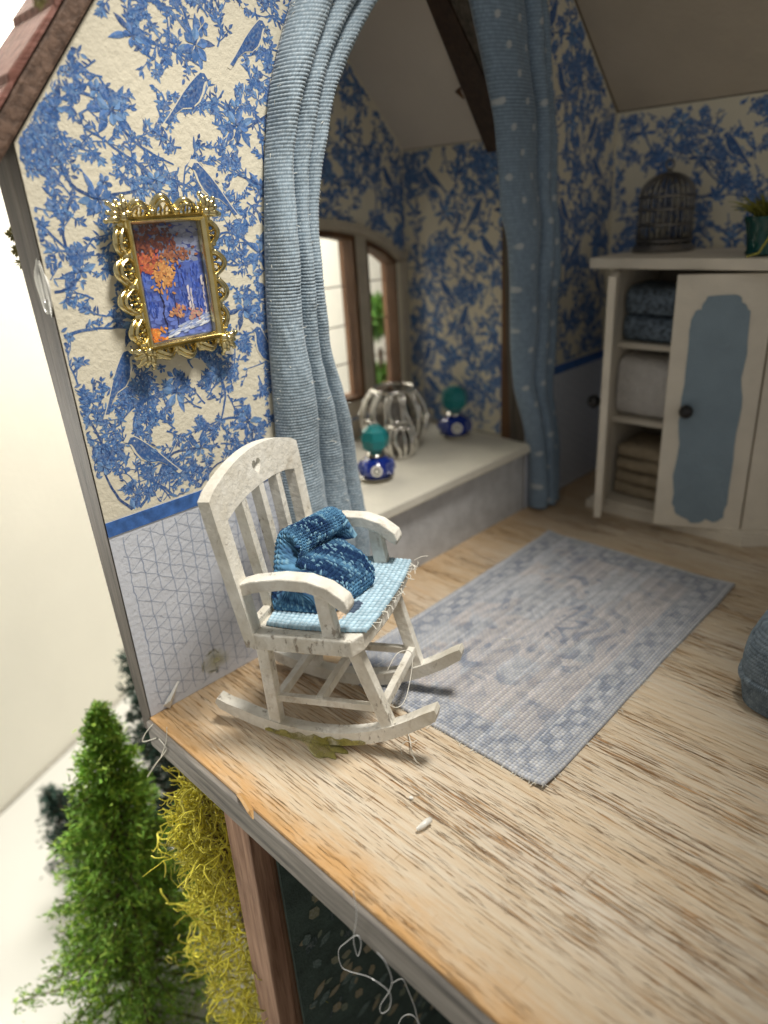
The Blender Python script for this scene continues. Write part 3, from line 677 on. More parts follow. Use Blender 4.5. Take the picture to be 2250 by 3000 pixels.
# curtains
def curtain(levels, xs, nfold, splits, pitch, rows, label, dots, base, depth, lean=0.0):
    """levels: (z, y_left, y_right) from the top down; folds stand out from the wall towards +x"""
    zs = np.array([l[0] for l in levels]); order = np.argsort(zs)
    zt, zb = zs.max(), zs.min(); nz = int((zt-zb)/rows)*4+1
    z = np.linspace(zb, zt, nz)
    def sm(vals):
        v = np.interp(z, zs[order], np.array(vals)[order]); k = max(3, nz//24) | 1
        p = np.pad(v, k//2, mode='edge'); return np.convolve(p, np.ones(k)/k, 'valid')
    yl, yr = sm([l[1] for l in levels]), sm([l[2] for l in levels])
    ns = 46*nfold; s = np.linspace(0, 1, ns)
    V = np.zeros((ns+6, nz, 3)); Cc = np.zeros((ns+6, nz, 3))
    Sg, Zg = np.meshgrid(s, z, indexing='ij')
    sp = [np.interp(z, *[np.array(q) for q in zip(*sorted(c))]) for c in splits]   # inner fold boundaries over height
    bnd = [np.zeros(nz)] + sp + [np.ones(nz)]
    X = np.zeros_like(Sg); Yf = Sg.copy()
    for k in range(nfold):
        a, b = bnd[k][None,:], bnd[k+1][None,:]; inn = (Sg >= a) & (Sg <= b); t = np.clip((Sg-a)/(b-a+1e-9), 0, 1)
        ph = PI*t
        X = np.where(inn, np.sin(ph)**.75 * depth[k], X)
        Yf = np.where(inn, a + (b-a)*(.5 - .5*np.cos(ph)*(1.0)), Yf)
    yy = yl[None,:] + (yr-yl)[None,:]*Yf
    wave = .010*np.sin(Zg*9+1.2) + .006*np.sin(Zg*21 + Sg*3)
    P = np.stack([xs + X + wave*.6 + lean*(Zg-.7) + .009*(fbm(Sg*7, Zg*11, 5)-.5) + .004*(fbm(Sg*22, Zg*30, 9)-.5), yy + .008*(fbm(Sg*4+3, Zg*7, 8)-.5), Zg], -1)
    N = normals(P); sgn = np.sign(N[ns//2, nz//2, 0]) or 1; N *= sgn
    Lc = Sg * .34/pitch
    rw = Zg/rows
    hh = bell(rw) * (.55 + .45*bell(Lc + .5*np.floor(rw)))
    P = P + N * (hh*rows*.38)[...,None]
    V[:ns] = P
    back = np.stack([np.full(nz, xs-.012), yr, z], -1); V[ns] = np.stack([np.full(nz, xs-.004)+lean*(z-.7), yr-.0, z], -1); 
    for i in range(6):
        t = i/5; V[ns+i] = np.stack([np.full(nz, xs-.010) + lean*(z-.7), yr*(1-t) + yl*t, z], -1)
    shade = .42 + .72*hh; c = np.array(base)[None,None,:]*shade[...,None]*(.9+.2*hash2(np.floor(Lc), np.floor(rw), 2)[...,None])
    if dots:
        gx, gz = yy/.085, Zg/.060; ix = np.floor(gx + .5*(np.floor(gz) % 2)); fx_ = gx + .5*(np.floor(gz) % 2) - ix - .5; fz = gz - np.floor(gz) - .5
        d = np.hypot(fx_*.085, fz*.060); dm = np.clip((.0105-d)/.004, 0, 1)*.85; c = c*(1-dm[...,None]) + np.array((.50,.53,.55))*dm[...,None]
    else:
        fl = (hh > .72)*.45*hash2(np.floor(Lc*2), np.floor(rw), 6); c = c*(1-fl[...,None]) + np.array((.66,.74,.80))*fl[...,None]
    Cc[:ns] = c; Cc[ns:] = np.array(base)*.8
    return V, Cc
def lv(pts, x=.05):
    out = []
    for (lx, ly), (rx, ry) in pts:
        a, b = onp(lx, ly, 0, x), onp(rx, ry, 0, x); out.append(((a[2]+b[2])/2, a[1], b[1]))
    return out
LV = lv([((905,-90),(1180,-110)), ((870,0),(1110,0)), ((830,130),(1052,130)), ((800,280),(1000,265)), ((786,480),(968,470)), ((785,700),(957,680)), ((790,900),(962,880)), ((800,1050),(985,1020)), ((812,1230),(1045,1230)), ((825,1400),(1078,1400)), ((835,1560),(1098,1560)), ((842,1700),(1105,1690)), ((848,1780),(1108,1760))])
spl = [[(0,.50),(.5,.50),(.85,.48),(1.2,.36),(1.4,.40)], [(0,.80),(.5,.78),(.85,.75),(1.2,.68),(1.4,.70)]]
LV = [(max(z, .015), a + .018, b - .020) for z, a, b in LV]
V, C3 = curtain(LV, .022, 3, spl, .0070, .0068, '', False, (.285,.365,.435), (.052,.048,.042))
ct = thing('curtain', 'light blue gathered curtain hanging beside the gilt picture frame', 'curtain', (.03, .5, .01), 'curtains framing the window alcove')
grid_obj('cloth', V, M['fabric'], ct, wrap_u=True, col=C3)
fz = Mesh(); r = rng(71)
for k in range(150):
    i = r.choice((2, 4, 90, 132, 134, 46, r.randrange(138))); p = Vector(V[i, r.randrange(V.shape[1])]); d = Vector((r.uniform(.1,1), r.gauss(0,.9), r.gauss(0,.5))).normalized()*r.uniform(.004,.013)
    fz.tube([tuple(p), tuple(p + d*.5 + Vector((0,0,r.uniform(-.003,.003)))), tuple(p + d)], .00055, 4)
fz.build('stray_threads', M['hair'], ct)
RV = lv([((1350,-110),(1590,-120)), ((1385,0),(1600,0)), ((1425,180),(1618,180)), ((1462,350),(1632,350)), ((1474,500),(1640,500)), ((1480,620),(1641,620)), ((1500,690),(1640,690)), ((1506,800),(1638,800)), ((1508,1000),(1633,1000)), ((1518,1130),(1628,1130)), ((1545,1230),(1634,1230)), ((1563,1330),(1638,1330)), ((1563,1420),(1634,1420)), ((1560,1478),(1630,1478))])
RV = [(max(z, .012), a + .030, b) for z, a, b in RV]
spl = [[(0,.36),(.5,.40),(.8,.45),(.95,.62),(1.4,.66)], [(0,.70),(.5,.72),(.8,.74),(.95,.80),(1.4,.84)]]
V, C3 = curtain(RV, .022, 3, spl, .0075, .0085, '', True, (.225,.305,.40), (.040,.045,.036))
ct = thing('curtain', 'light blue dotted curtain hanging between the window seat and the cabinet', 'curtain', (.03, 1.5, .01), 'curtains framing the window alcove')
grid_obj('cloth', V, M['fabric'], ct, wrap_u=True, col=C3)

# ------------------------------------------------------------------ rocking chair
CH = dict(px=.3438, py=.3104, th=.4459, tilt=.0759)
cth, sth, ctl, stl = math.cos(CH['th']), math.sin(CH['th']), math.cos(CH['tilt']), math.sin(CH['tilt'])
CZ = [0.0]
def cw(u, v, w_):
    a, b = u*ctl - w_*stl, u*stl + w_*ctl
    return (CH['px'] + a*cth - v*sth, CH['py'] + a*sth + v*cth, b + CZ[0])
def roc(u): return .0 + 1.20*(u+.045)**2 + .25*max(0, u)**2   # underside of the runner
CZ[0] = -min(cw(u/100, 0, roc(u/100))[2] for u in range(-27, 22)) + .0005
chair = thing('rocking_chair', 'small white painted slat-back rocking chair with a heart cut in its top rail', 'chair', (CH['px'], CH['py'], 0))
def cpart(name, m, sm=False, parent=chair):
    m.v = [cw(*p) for p in m.v]; o = m.build(name, M['chair'], parent)
    return autosmooth(o, 40) if sm else o
RW = .100
for sg in (-1, 1):
    m = Mesh(); us = [-.268 + (.212+.268)*i/20 for i in range(21)]
    th_ = lambda u: .030 if -.24 < u < .19 else .026
    poly = [(u, roc(u)) for u in us] + [(.216, roc(.212)+.016)] + [(u, roc(u)+th_(u)) for u in reversed(us)] + [(-.275, roc(-.268)+.014)]
    m.prism(poly, lambda a, b, d: (a, d, b), sg*RW-.0135, sg*RW+.0135); cpart('rocker', m)
HL = .232
for sg in (-1, 1):
    m = Mesh(); m.bar((.112, sg*RW, roc(.112)+.022), (.070, sg*(RW+.012), HL+.012), .021, .026, (1,0,0), .002); cpart('leg', m)
    m = Mesh(); m.bar((-.140, sg*RW, roc(-.14)+.022), (-.122, sg*(RW+.012), HL+.012), .021, .026, (1,0,0), .002); cpart('leg', m)
    m = Mesh(); m.bar((-.132, sg*RW, .098), (.094, sg*RW, .098), .012, .016, (0,0,1), .0015); cpart('side_rail', m)
    m = Mesh(); m.bar((-.125, sg*(RW+.010), HL+.004), (.075, sg*(RW+.010), HL+.004), .014, .022, (0,0,1), .0015); cpart('seat_rail', m)
for u, z in ((.104, .100), (-.136, .082), (-.03, .100)):
    m = Mesh(); m.bar((u, -RW, z), (u, RW, z), .015, .020, (0,0,1), .0015); cpart('stretcher', m)
# seat board with a slightly waved front
SH = .285
m = Mesh(); vs = [-.160 + .32*i/12 for i in range(13)]
poly = [(-.118, v) for v in vs] + [(.106 + .006*math.cos(v*18) - (.012 if abs(v) > .15 else 0), v) for v in reversed(vs)]
m.prism(poly, lambda a, b, d: (a, b, d), SH-.034, SH); so = cpart('seat', m)
bv = so.modifiers.new('edge', 'BEVEL'); bv.width = .003*S; bv.segments = 2; bv.limit_method = 'ANGLE'
# back
BT = .024; BU = lambda w_: -.108 - .06*(w_-SH)      # reclines a little
def back_fn(v, w_, d): return (BU(w_) - d, v, w_)
for sg in (-1, 1):
    m = Mesh(); v0, v1 = sg*.135, sg*.172
    m.prism([(sg*.128, SH-.030), (sg*.160, SH-.030), (sg*.172, .500), (sg*.136, .500)], back_fn, 0, BT); o = cpart('back_post', m)
hs = []
for i in range(28):
    t = 2*PI*i/28; hx = 16*math.sin(t)**3; hy = 13*math.cos(t) - 5*math.cos(2*t) - 2*math.cos(3*t) - math.cos(4*t)
    hs.append((hx*.00100, .563 + hy*.00110))
# two halves meeting at the heart so that the cut-out is a real hole
def half(sg):
    o_ = [(.0, .527), (sg*.05, .525), (sg*.10, .518), (sg*.136, .508), (sg*.1365, .500), (sg*.1725, .500), (sg*.1735, .558)] + [(sg*(.1735 - .1735*i/9), .560 + .040*math.sin(PI*.5*(i/9))**.8) for i in range(1, 10)]
    hh_ = [p for p in hs if p[0]*sg >= -1e-6]; hh_.sort(key=lambda p: math.atan2(p[1]-.563, abs(p[0])+1e-9))
    return o_ + [(0, hh_[-1][1])] + [p for p in reversed(hh_)] + [(0, hh_[0][1])]
tr = bpy.data.objects.new('top_rail', None)
def clean(poly):
    o_ = []
    for p in poly:
        if not o_ or math.hypot(p[0]-o_[-1][0], p[1]-o_[-1][1]) > 1e-5: o_.append(p)
    return o_
m = Mesh()
for sg in (-1, 1):
    p = clean(half(sg)); m.prism(p if sg > 0 else p[::-1], back_fn, 0, BT)
cpart('top_rail', m)
for k in range(3):
    v = (-.068, 0, .068)[k]; m = Mesh()
    m.bar((BU(SH-.01) - BT/2, v*.93, SH-.01), (BU(.522) - BT/2, v*1.03, .528 if v == 0 else .523), .022, .018, (0,1,0), .0015)
    m2 = Mesh(); m2.v, m2.f = m.v, m.f; cpart('slat', m2)
m = Mesh(); m.prism([(-.130, SH-.020), (.130, SH-.020), (.130, SH+.012), (-.130, SH+.012)], back_fn, .003, BT-.004); cpart('lower_back_rail', m)
for sg in (-1, 1):
    m = Mesh(); prof = [(-.128,.372),(-.09,.384),(-.03,.392),(.02,.390),(.055,.378),(.082,.356)]
    n = len(prof); up_ = []; lo_ = []
    for i, (u, w_) in enumerate(prof):
        a = prof[min(i+1, n-1)]; b = prof[max(i-1, 0)]; d = math.hypot(a[0]-b[0], a[1]-b[1]); nx, nz = -(a[1]-b[1])/d, (a[0]-b[0])/d
        up_.append((u+nx*.012, w_+nz*.012)); lo_.append((u-nx*.012, w_-nz*.012))
    nose = [(.094, .350), (.090, .338)]
    V_ = sg*.140
    m.prism(lo_ + nose[::-1] + up_[::-1], lambda a, b, d: (a, d, b), V_-.017, V_+.017); o = cpart('armrest', m)
    bv = o.modifiers.new('edge', 'BEVEL'); bv.width = .0025*S; bv.segments = 2; bv.limit_method = 'ANGLE'
    m = Mesh(); m.bar((.046, sg*.140, SH-.005), (.040, sg*.140, .385), .022, .030, (1,0,0), .002, .022, .024); cpart('arm_post', m)

# seat cushion: a scrap of coarse woven cloth
def make_pad():
    nu, nv, k = 21, 29, 7
    a = np.linspace(-1, 1, nu*k+1); b = np.linspace(-1, 1, nv*k+1); A, B = np.meshgrid(a, b, indexing='ij')
    X = A*np.sqrt(1 - .16*B**2); Y = B*np.sqrt(1 - .10*A**2)
    U = .006 + X*.112; Vv = .012 + Y*.148
    h, mk = weave((A+1)/2*nu, (B+1)/2*nv)
    edge = np.maximum(np.abs(A), np.abs(B))
    wz = SH + .0055 + .0042*h + .006*(fbm(A*1.2+3, B*1.4, 3)-.4)*(edge > .5)*(edge-.5)*2 - .008*np.clip(U-.100, 0, 1)*8
    wz = np.maximum(wz, SH + .002)
    P = np.zeros(A.shape+(3,))
    c, s, ct_, st_ = cth, sth, ctl, stl
    aa_, bb_ = U*ct_ - wz*st_, U*st_ + wz*ct_
    P[...,0] = CH['px'] + aa_*c - Vv*s; P[...,1] = CH['py'] + aa_*s + Vv*c; P[...,2] = bb_ + CZ[0]
    low = (edge >= .9999)
    P[low, 2] -= .005
    col = lerp3((.16,.30,.40), (.52,.68,.78), np.clip(h*1.15-.1, 0, 1)) * (.82+.36*hash2(np.floor((A+1)/2*nu), np.floor((B+1)/2*nv), 1)[...,None])
    for (u0, v0, ru, rv, cc) in ((.052,-.055,.020,.024,(.02,.03,.08)), (.030,-.088,.022,.020,(.62,.42,.24)), (.020,-.050,.03,.02,(.05,.07,.16))):
        d = np.hypot((U-u0)/ru, (Vv-v0)/rv) + .25*(hash2(np.floor((A+1)/2*nu), np.floor((B+1)/2*nv), 9)-.5); mmm = (d < 1)*.85
        col = col*(1-mmm[...,None]) + np.array(cc)*mmm[...,None]*(.6+.5*h[...,None])
    t = thing('seat_cushion', 'thin pale blue woven seat pad lying on the white rocking chair', 'cushion', cw(0,0,SH))
    grid_obj('cloth', P, M['fabric'], t, col=np.clip(col,0,1), flip=False)
    fr = Mesh(); r = rng(4)
    for i in range(26):
        v = r.uniform(-.12, .15); u = .112; fr.tube([cw(u-.004, v, SH+.005), cw(u+r.uniform(.004,.014), v+r.uniform(-.006,.006), SH+r.uniform(-.006,.008)), cw(u+r.uniform(.008,.02), v+r.uniform(-.01,.01), SH+r.uniform(-.012,.012))], .0008, 4)
    fr.build('frayed_edge', M['hair'], t)
make_pad()

# knitted pillow folded against the back
def make_pillow():
    prof = np.array([(-.098,.300),(-.103,.35),(-.106,.385),(-.106,.410),(-.096,.425),(-.078,.424),(-.064,.412),(-.060,.397),(-.061,.384),(-.052,.376),(-.028,.370),(.004,.362),(.032,.346),(.047,.326),(.046,.307),(.028,.297),(-.02,.2965),(-.07,.297)])
    n = len(prof); k = 34; tt = np.linspace(0, n, n*k, endpoint=False)
    def cr(t):
        i = np.floor(t).astype(int); f = (t-i)[:,None]; p0, p1, p2, p3 = (prof[(i+j) % n] for j in (-1,0,1,2))
        return .5*(2*p1 + (p2-p0)*f + (2*p0-5*p1+4*p2-p3)*f*f + (3*p1-p0-3*p2+p3)*f**3)
    Q = cr(tt); m_ = 300; s = np.linspace(0, 1, m_)
    T, Sg = np.meshgrid(tt, s, indexing='ij'); cen = np.array([-.045, .365])
    e = np.abs(2*s-1); shrink = np.where(e > .86, np.clip(1-((e-.86)/.14)**2.6, 0, 1)**.5, 1.0)
    body = Q[:,None,:]*np.ones((1,m_,1))
    lump = 1 + .08*(fbm(T*.45, Sg*5, 3)-.5)
    D = (body - cen)*(np.clip(shrink, .02, 1)[None,:,None]*.45 + .55*np.clip(shrink,.02,1)[None,:,None]) * lump[...,None]
    lowpart = np.clip((.39 - body[...,1])/.09, 0, 1)
    vc = -.026 + (2*Sg-1)*(.064 - .003*lowpart) + .60*np.clip(body[...,1]-.30, 0, 1)
    UW = cen + D
    # one front corner of the lower fold sticks out, the other is tucked in
    UW[...,0] += lowpart*np.clip(body[...,0]+.03, 0, 1)*(2*Sg-1)*.30 + np.clip((body[...,1]-.36)/.04, 0, 1)*(Sg)*.055
    UW[...,1] = np.maximum(UW[...,1], SH + .0085)
    P = np.zeros(T.shape+(3,)); a = UW[...,0]*ctl - UW[...,1]*stl; b = UW[...,0]*stl + UW[...,1]*ctl
    P[...,0] = CH['px'] + a*cth - vc*sth; P[...,1] = CH['py'] + a*sth + vc*cth; P[...,2] = b + CZ[0]
    N = normals(P, True); c0 = P.mean(axis=(0,1)); 
    if ((P-c0)*N).sum() < 0: N = -N
    capm = (e > .89)[None,:]
    X = np.where(capm, UW[...,0]/.0085, Sg*16); Y = np.where(capm, UW[...,1]/.0085, T/n*64)
    h, ix, iy = knit(X, Y)
    P = P + N*(h*.0075*np.clip(shrink, .15, 1)[None,:])[...,None]
    yarn = fbm(P[...,2]*60 + P[...,0]*25, P[...,1]*55 - P[...,0]*35, 5, 4); spk = hash2(ix, iy, 4)
    tcol = np.clip((yarn-.34)*2.3 + (spk-.5)*.45, 0, 1)
    col = lerp3((.016,.045,.125), (.12,.285,.46), tcol); sp2 = hash2(ix*2 + (X-np.floor(X) > .5), iy, 8); hi = ((sp2 > .84) & (h > .62))[...,None]; col = np.where(hi, np.array((.22,.40,.53)), col)  # highlight specks painted onto the raised stitches
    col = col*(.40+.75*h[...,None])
    t = thing('knitted_pillow', 'dark blue knitted pillow folded against the slats of the white rocking chair', 'pillow', cw(-.05,0,SH))
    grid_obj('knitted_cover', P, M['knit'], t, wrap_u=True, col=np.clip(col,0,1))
make_pillow()

# ------------------------------------------------------------------ gilt picture frame
def make_frame():
    t = thing('picture_frame', 'small ornate gilt picture frame with an autumn landscape on the blue wallpaper', 'picture frame', (.004, .225, .76))
    ya, yb, za, zb = .158, .300, .788, .998; X0 = .010; r = rng(2)
    # back plate and painting
    Mesh().box((.0045, ya-.004, za-.004), (.012, yb+.004, zb+.004)).build('backing', M['gold'], t)
    Mesh().box((.0121, ya, za), (.0140, yb, zb)).build('painting', m_plain('dark_print_ground', (.07,.10,.34), .3, .3, 30), t)
    pm = Mesh(); cnt_ = [0]
    def dab(a, b, an, l, w_, col, lay):
        cnt_[0] += 1; pts = []
        for k in range(7):
            th = 2*PI*k/7; x, y = l*math.cos(th)*r.uniform(.8,1.2), w_*math.sin(th)*r.uniform(.8,1.2); pts.append((a + x*math.cos(an) - y*math.sin(an), b + (x*math.sin(an) + y*math.cos(an))*.68))
        pts = [(min(.995, max(.005, p)), min(.995, max(.005, q))) for p, q in pts]
        g = r.uniform(.75, 1.25); h = .0142 + .00025*lay + .0002*((cnt_[0]*.618) % 1)
        pm.add([(h, ya + (yb-ya)*p, za + (zb-za)*q) for p, q in pts], [tuple(range(7))], tuple(min(1, c_*g) for c_ in col))
    for k in range(420):      # sky and blue distance
        a, b = r.random(), r.random(); col = (.24,.27,.40) if b > .66 else (.10,.16,.50) if b > .34 else (.13,.19,.55)
        dab(a, b, r.uniform(-.4,.4), .06, .03, col, 0)
    for k in range(170):      # blue trees
        a = r.choice((.08,.16,.40,.58,.66,.80,.86)) + r.gauss(0,.03); b = r.uniform(.22,.62); dab(a, b, PI/2 + r.gauss(0,.2), .04, .012, r.choice(((.03,.06,.30),(.04,.09,.42),(.08,.14,.52))), 1)
    for a, b0_, b1_ in ((.70,.16,.46), (.735,.18,.42), (.93,.18,.52)):
        for k in range(26): dab(a + r.gauss(0,.008), r.uniform(b0_, b1_), PI/2, .03, .009, r.choice(((.62,.56,.60),(.52,.48,.62),(.70,.66,.66))), 2)
    for k in range(60): dab(.29 + .015*math.sin(k*.3) + r.gauss(0,.004), .08 + .55*k/60, PI/2, .02, .006, (.03,.025,.07), 3)
    for k in range(30): dab(.47 + r.gauss(0,.004), .12 + .28*k/30, PI/2, .02, .005, (.04,.04,.12), 3)
    for n, a, b, sa, sb, cs in ((300,.22,.86,.24,.10,((.15,.045,.03),(.22,.07,.04),(.10,.03,.03))), (120,.14,.68,.11,.05,((.50,.13,.06),(.62,.20,.08),(.40,.09,.06))), (150,.38,.57,.10,.08,((.60,.28,.09),(.68,.36,.13),(.48,.20,.07))), (60,.58,.73,.13,.03,((.32,.13,.07),(.24,.09,.06))), (60,.10,.07,.11,.04,((.66,.20,.04),(.72,.30,.07))), (40,.48,.24,.09,.03,((.45,.16,.11),(.58,.30,.16))), (30,.74,.20,.07,.025,((.55,.25,.22),(.50,.33,.25)))):
        for k in range(n): dab(a + r.gauss(0, sa*.85), b + r.gauss(0, sb*.95), r.uniform(0, 3.1), .030, .015, r.choice(cs), 4)
    for k in range(110):
        q = r.random(); dab(.30 + .68*q, .05 + .10*q + r.gauss(0,.018), .25, .05, .012, r.choice(((.50,.56,.72),(.66,.70,.78),(.30,.38,.66))), 4)
    t2 = NT('glossy_print'); t2.set(Base_Color=t2.attr(), Roughness=.22, Coat_Weight=.5); pm.build('painted_scene', t2.m, t)
    # inner moulding, mitred
    for (p, q) in (((ya,za),(yb,za)), ((yb,za),(yb,zb)), ((yb,zb),(ya,zb)), ((ya,zb),(ya,za))):
        m = Mesh(); c0 = ((ya+yb)/2, (za+zb)/2); prof = [(-.003, .014), (-.002, .030), (.004, .036), (.008, .030), (.011, .034), (.016, .022), (.017, .008)]
        vs = []
        for (y, z) in (p, q):
            sy, sz = (1 if y > c0[0] else -1), (1 if z > c0[1] else -1)
            for o_, x in prof: vs.append((x, y + sy*o_, z + sz*o_))
        n = len(prof); m.add(vs, [(i, i+1, n+i+1, n+i) for i in range(n-1)]); autosmooth(m.build('moulding', M['gold'], t), 50)
    # scrollwork round the outside: each side a wavy openwork band with beads, acanthus leaves at middle and corners
    def wav(p0, p1, nrm, nl, amp, name):
        m = Mesh(); L = math.hypot(p1[0]-p0[0], p1[1]-p0[1]); d = ((p1[0]-p0[0])/L, (p1[1]-p0[1])/L)
        pts = []; n = nl*14
        for i in range(n+1):
            q = i/n; off = .014 + amp*abs(math.sin(PI*nl*q))**.8*(1.25 if .3 < q < .7 else .9) + .003*math.sin(q*19)
            pts.append((.014 + .012*abs(math.sin(PI*nl*q)), p0[0]+d[0]*L*q+nrm[0]*off, p0[1]+d[1]*L*q+nrm[1]*off))
        m.tube(pts, .0058, 8)
        pts2 = [(x+.008, y-nrm[0]*.007, z-nrm[1]*.007) for x, y, z in pts]; m.tube(pts2, .0032, 6)
        for k in range(nl+1):
            q = k/nl; y, z = p0[0]+d[0]*L*q, p0[1]+d[1]*L*q
            m.ball((.022, y+nrm[0]*.016, z+nrm[1]*.016), .0075)
            for s_ in (-1, 1): m.ball((.020, y+nrm[0]*.026+d[0]*s_*.007, z+nrm[1]*.026+d[1]*s_*.007), .0050)
        for k in range(nl):   # curled volutes inside each lobe
            q = (k+.5)/nl; y, z = p0[0]+d[0]*L*q, p0[1]+d[1]*L*q
            for s_ in (-1, 1):
                sp_ = []
                for i in range(16):
                    an = i*.45; rr = .010*(1-i/20); sp_.append((.020+.004*math.sin(an), y + nrm[0]*(.020+rr*math.sin(an)) + d[0]*s_*(.010+rr*math.cos(an)), z + nrm[1]*(.020+rr*math.sin(an)) + d[1]*s_*(.010+rr*math.cos(an))))
                m.tube(sp_, [.0034*(1-i/30) for i in range(16)], 6)
        return autosmooth(m.build(name, M['gold'], t), 60)
    wav((ya,zb), (yb,zb), (0,1), 3, .022, 'scrollwork'); wav((yb,za), (ya,za), (0,-1), 3, .017, 'scrollwork')
    wav((ya,za), (ya,zb), (-1,0), 4, .024, 'scrollwork'); wav((yb,zb), (yb,za), (1,0), 4, .019, 'scrollwork')
    for y, sy in ((ya,-1), (yb,1)):
        for z, sz in ((za,-1), (zb,1)):
            m = Mesh()
            for k in range(5):
                an = math.atan2(sz, sy) + (k-2)*.48; L = .032 if k % 2 == 0 else .026
                pts = [(.016+.016*math.sin(PI*q*.8), y+sy*.012+L*q*math.cos(an), z+sz*.012+L*q*math.sin(an)) for q in (0,.25,.5,.75,1)]
                m.tube(pts, [.004,.0068,.0075,.006,.0025], 8)
                m.ball(pts[-1], .0048)
            m.ball((.030, y+sy*.012, z+sz*.012), .009); autosmooth(m.build('corner_leaf', M['gold'], t), 60)
make_frame()

# ------------------------------------------------------------------ on the window seat
ZS = .2432
def bottle(c, label, h=1.0):
    t = thing('perfume_bottle', label, 'bottle', (c[0], c[1], ZS), 'bead bottles on the window seat')
    k = .062*h
    autosmooth(Mesh().lathe([(0,0), (k*.62,0), (k*.70,k*.10), (k*.95,k*.30), (k*.80,k*.38), (k*.30,k*.40)], (c[0],c[1],ZS), 28).build('silver_foot', M['silver'], t), 30)
    z0 = ZS + k*.36
    autosmooth(Mesh().lathe([(k*.2,0), (k*.85,k*.03), (k*1.02,k*.28), (k*.98,k*.48), (k*.70,k*.86), (k*.30,k*1.0), (k*.05,k*1.0)], (c[0],c[1],z0), 28).build('blue_bead', M['bluebead'], t), 50)
    for i in range(7):
        an = 2*PI*i/7 - .75; zz = z0 + k*.44
        for rad, mat, o_, nm in ((.31, 'white' if i == 0 else 'paleblue', .965, 'eye_ring'), (.19, 'black' if i == 0 else 'bluebead', 1.0, 'eye_disc'), (.12, 'white' if i == 0 else 'paleblue', 1.03, 'eye_dot')):
            m = Mesh(); d = Vector((math.cos(an), math.sin(an), .25)).normalized(); sd = Vector((-math.sin(an), math.cos(an), 0)); up = d.cross(sd)
            p = Vector((c[0], c[1], zz)) + Vector((math.cos(an), math.sin(an), 0))*k*o_*.99
            ring = [p + (sd*math.cos(2*PI*j/14) + up*-math.sin(2*PI*j/14))*k*rad for j in range(14)]
            m.add([tuple(x + d*.0015) for x in ring] + [tuple(x - d*.010) for x in ring], [tuple(range(14)), tuple(range(14,28))[::-1]] + [(j, (j+1) % 14, 14+(j+1) % 14, 14+j) for j in range(14)])
            m.build(nm, M[mat], t)
    z1 = z0 + k*.98
    autosmooth(Mesh().lathe([(k*.30,0), (k*.52,k*.08), (k*.42,k*.24), (k*.3,k*.30)], (c[0],c[1],z1), 20).build('silver_collar', M['silver'], t), 40)
    m = Mesh(); b = k*.80
    m.lathe([(b*.42,0), (b*.92,b*.42), (b*1.0,b*.95), (b*.86,b*1.5), (b*.40,b*1.82)], (c[0],c[1],z1+k*.26), 7); m.build('teal_stopper', M['teal'], t)
bottle((-.165, .895), 'bead bottle with teal stopper and white-ringed cobalt body beside the curtain folds', .88)
bottle((-.235, 1.352), 'bead bottle with teal stopper standing against the papered alcove wall', .94)
def filigree(c, R, H, n, label, name, wire, top=.42, petals=True):
    t = thing(name, label, 'ornament', (c[0], c[1], ZS))
    prof = lambda q: (R*(math.sin(PI*(.18 + .64*q))**.9 if q < .98 else top), H*q)
    def ring(z, rad, nm, wr):
        Mesh().tube([(c[0]+rad*math.cos(2*PI*i/28), c[1]+rad*math.sin(2*PI*i/28), ZS+z) for i in range(29)], wr, 6, False).build(nm, M['silver'], t, True)
    for i in range(n):
        m = Mesh(); pts = []
        for j in range(15):
            q = j/14; rr, z = prof(q*.97); an = 2*PI*i/n + (.16*math.sin(q*PI*2) if i % 2 else 0)
            pts.append((c[0]+rr*math.cos(an), c[1]+rr*math.sin(an), ZS+max(z, wire*.8)))
        m.tube(pts, [wire*(.7+.6*math.sin(PI*j/14)) for j in range(15)], 8); m.build('rib', M['silver'], t, True)
    if petals:
        for i in range(6):
            m = Mesh(); pts = []
            for j in range(25):
                a = 2*PI*j/24; q = .30 + .26*math.sin(a); an = 2*PI*(i+.5)/6 + .34*math.cos(a)*(1-.5*abs(math.sin(a))); rr = prof(q)[0] + wire*1.2
                pts.append((c[0]+rr*math.cos(an), c[1]+rr*math.sin(an), ZS+prof(q)[1]))
            m.tube(pts, wire*1.15, 7, False); m.build('petal_loop', M['silver'], t, True)
    ring(wire, prof(0)[0], 'base_ring', wire*1.3); ring(H*.965, prof(.965)[0], 'rim_ring', wire*1.3)
    m = Mesh(); m.lathe([(0,0)] + [(max(.001, prof(q)[0]*.55), prof(q)[1]*.85) for q in (0,.15,.3,.45,.6,.75,.9)], (c[0],c[1],ZS+.001), 20); autosmooth(m.build('inner_shell', M['tarn'], t), 60)
filigree((-.345, 1.165), .112, .205, 24, 'round antique silver filigree vase in front of the window', 'filigree_vase', .0050)
filigree((-.250, 1.090), .054, .108, 13, 'small ribbed silver dome in front of the round filigree vase', 'silver_dome', .0050, .15, False)

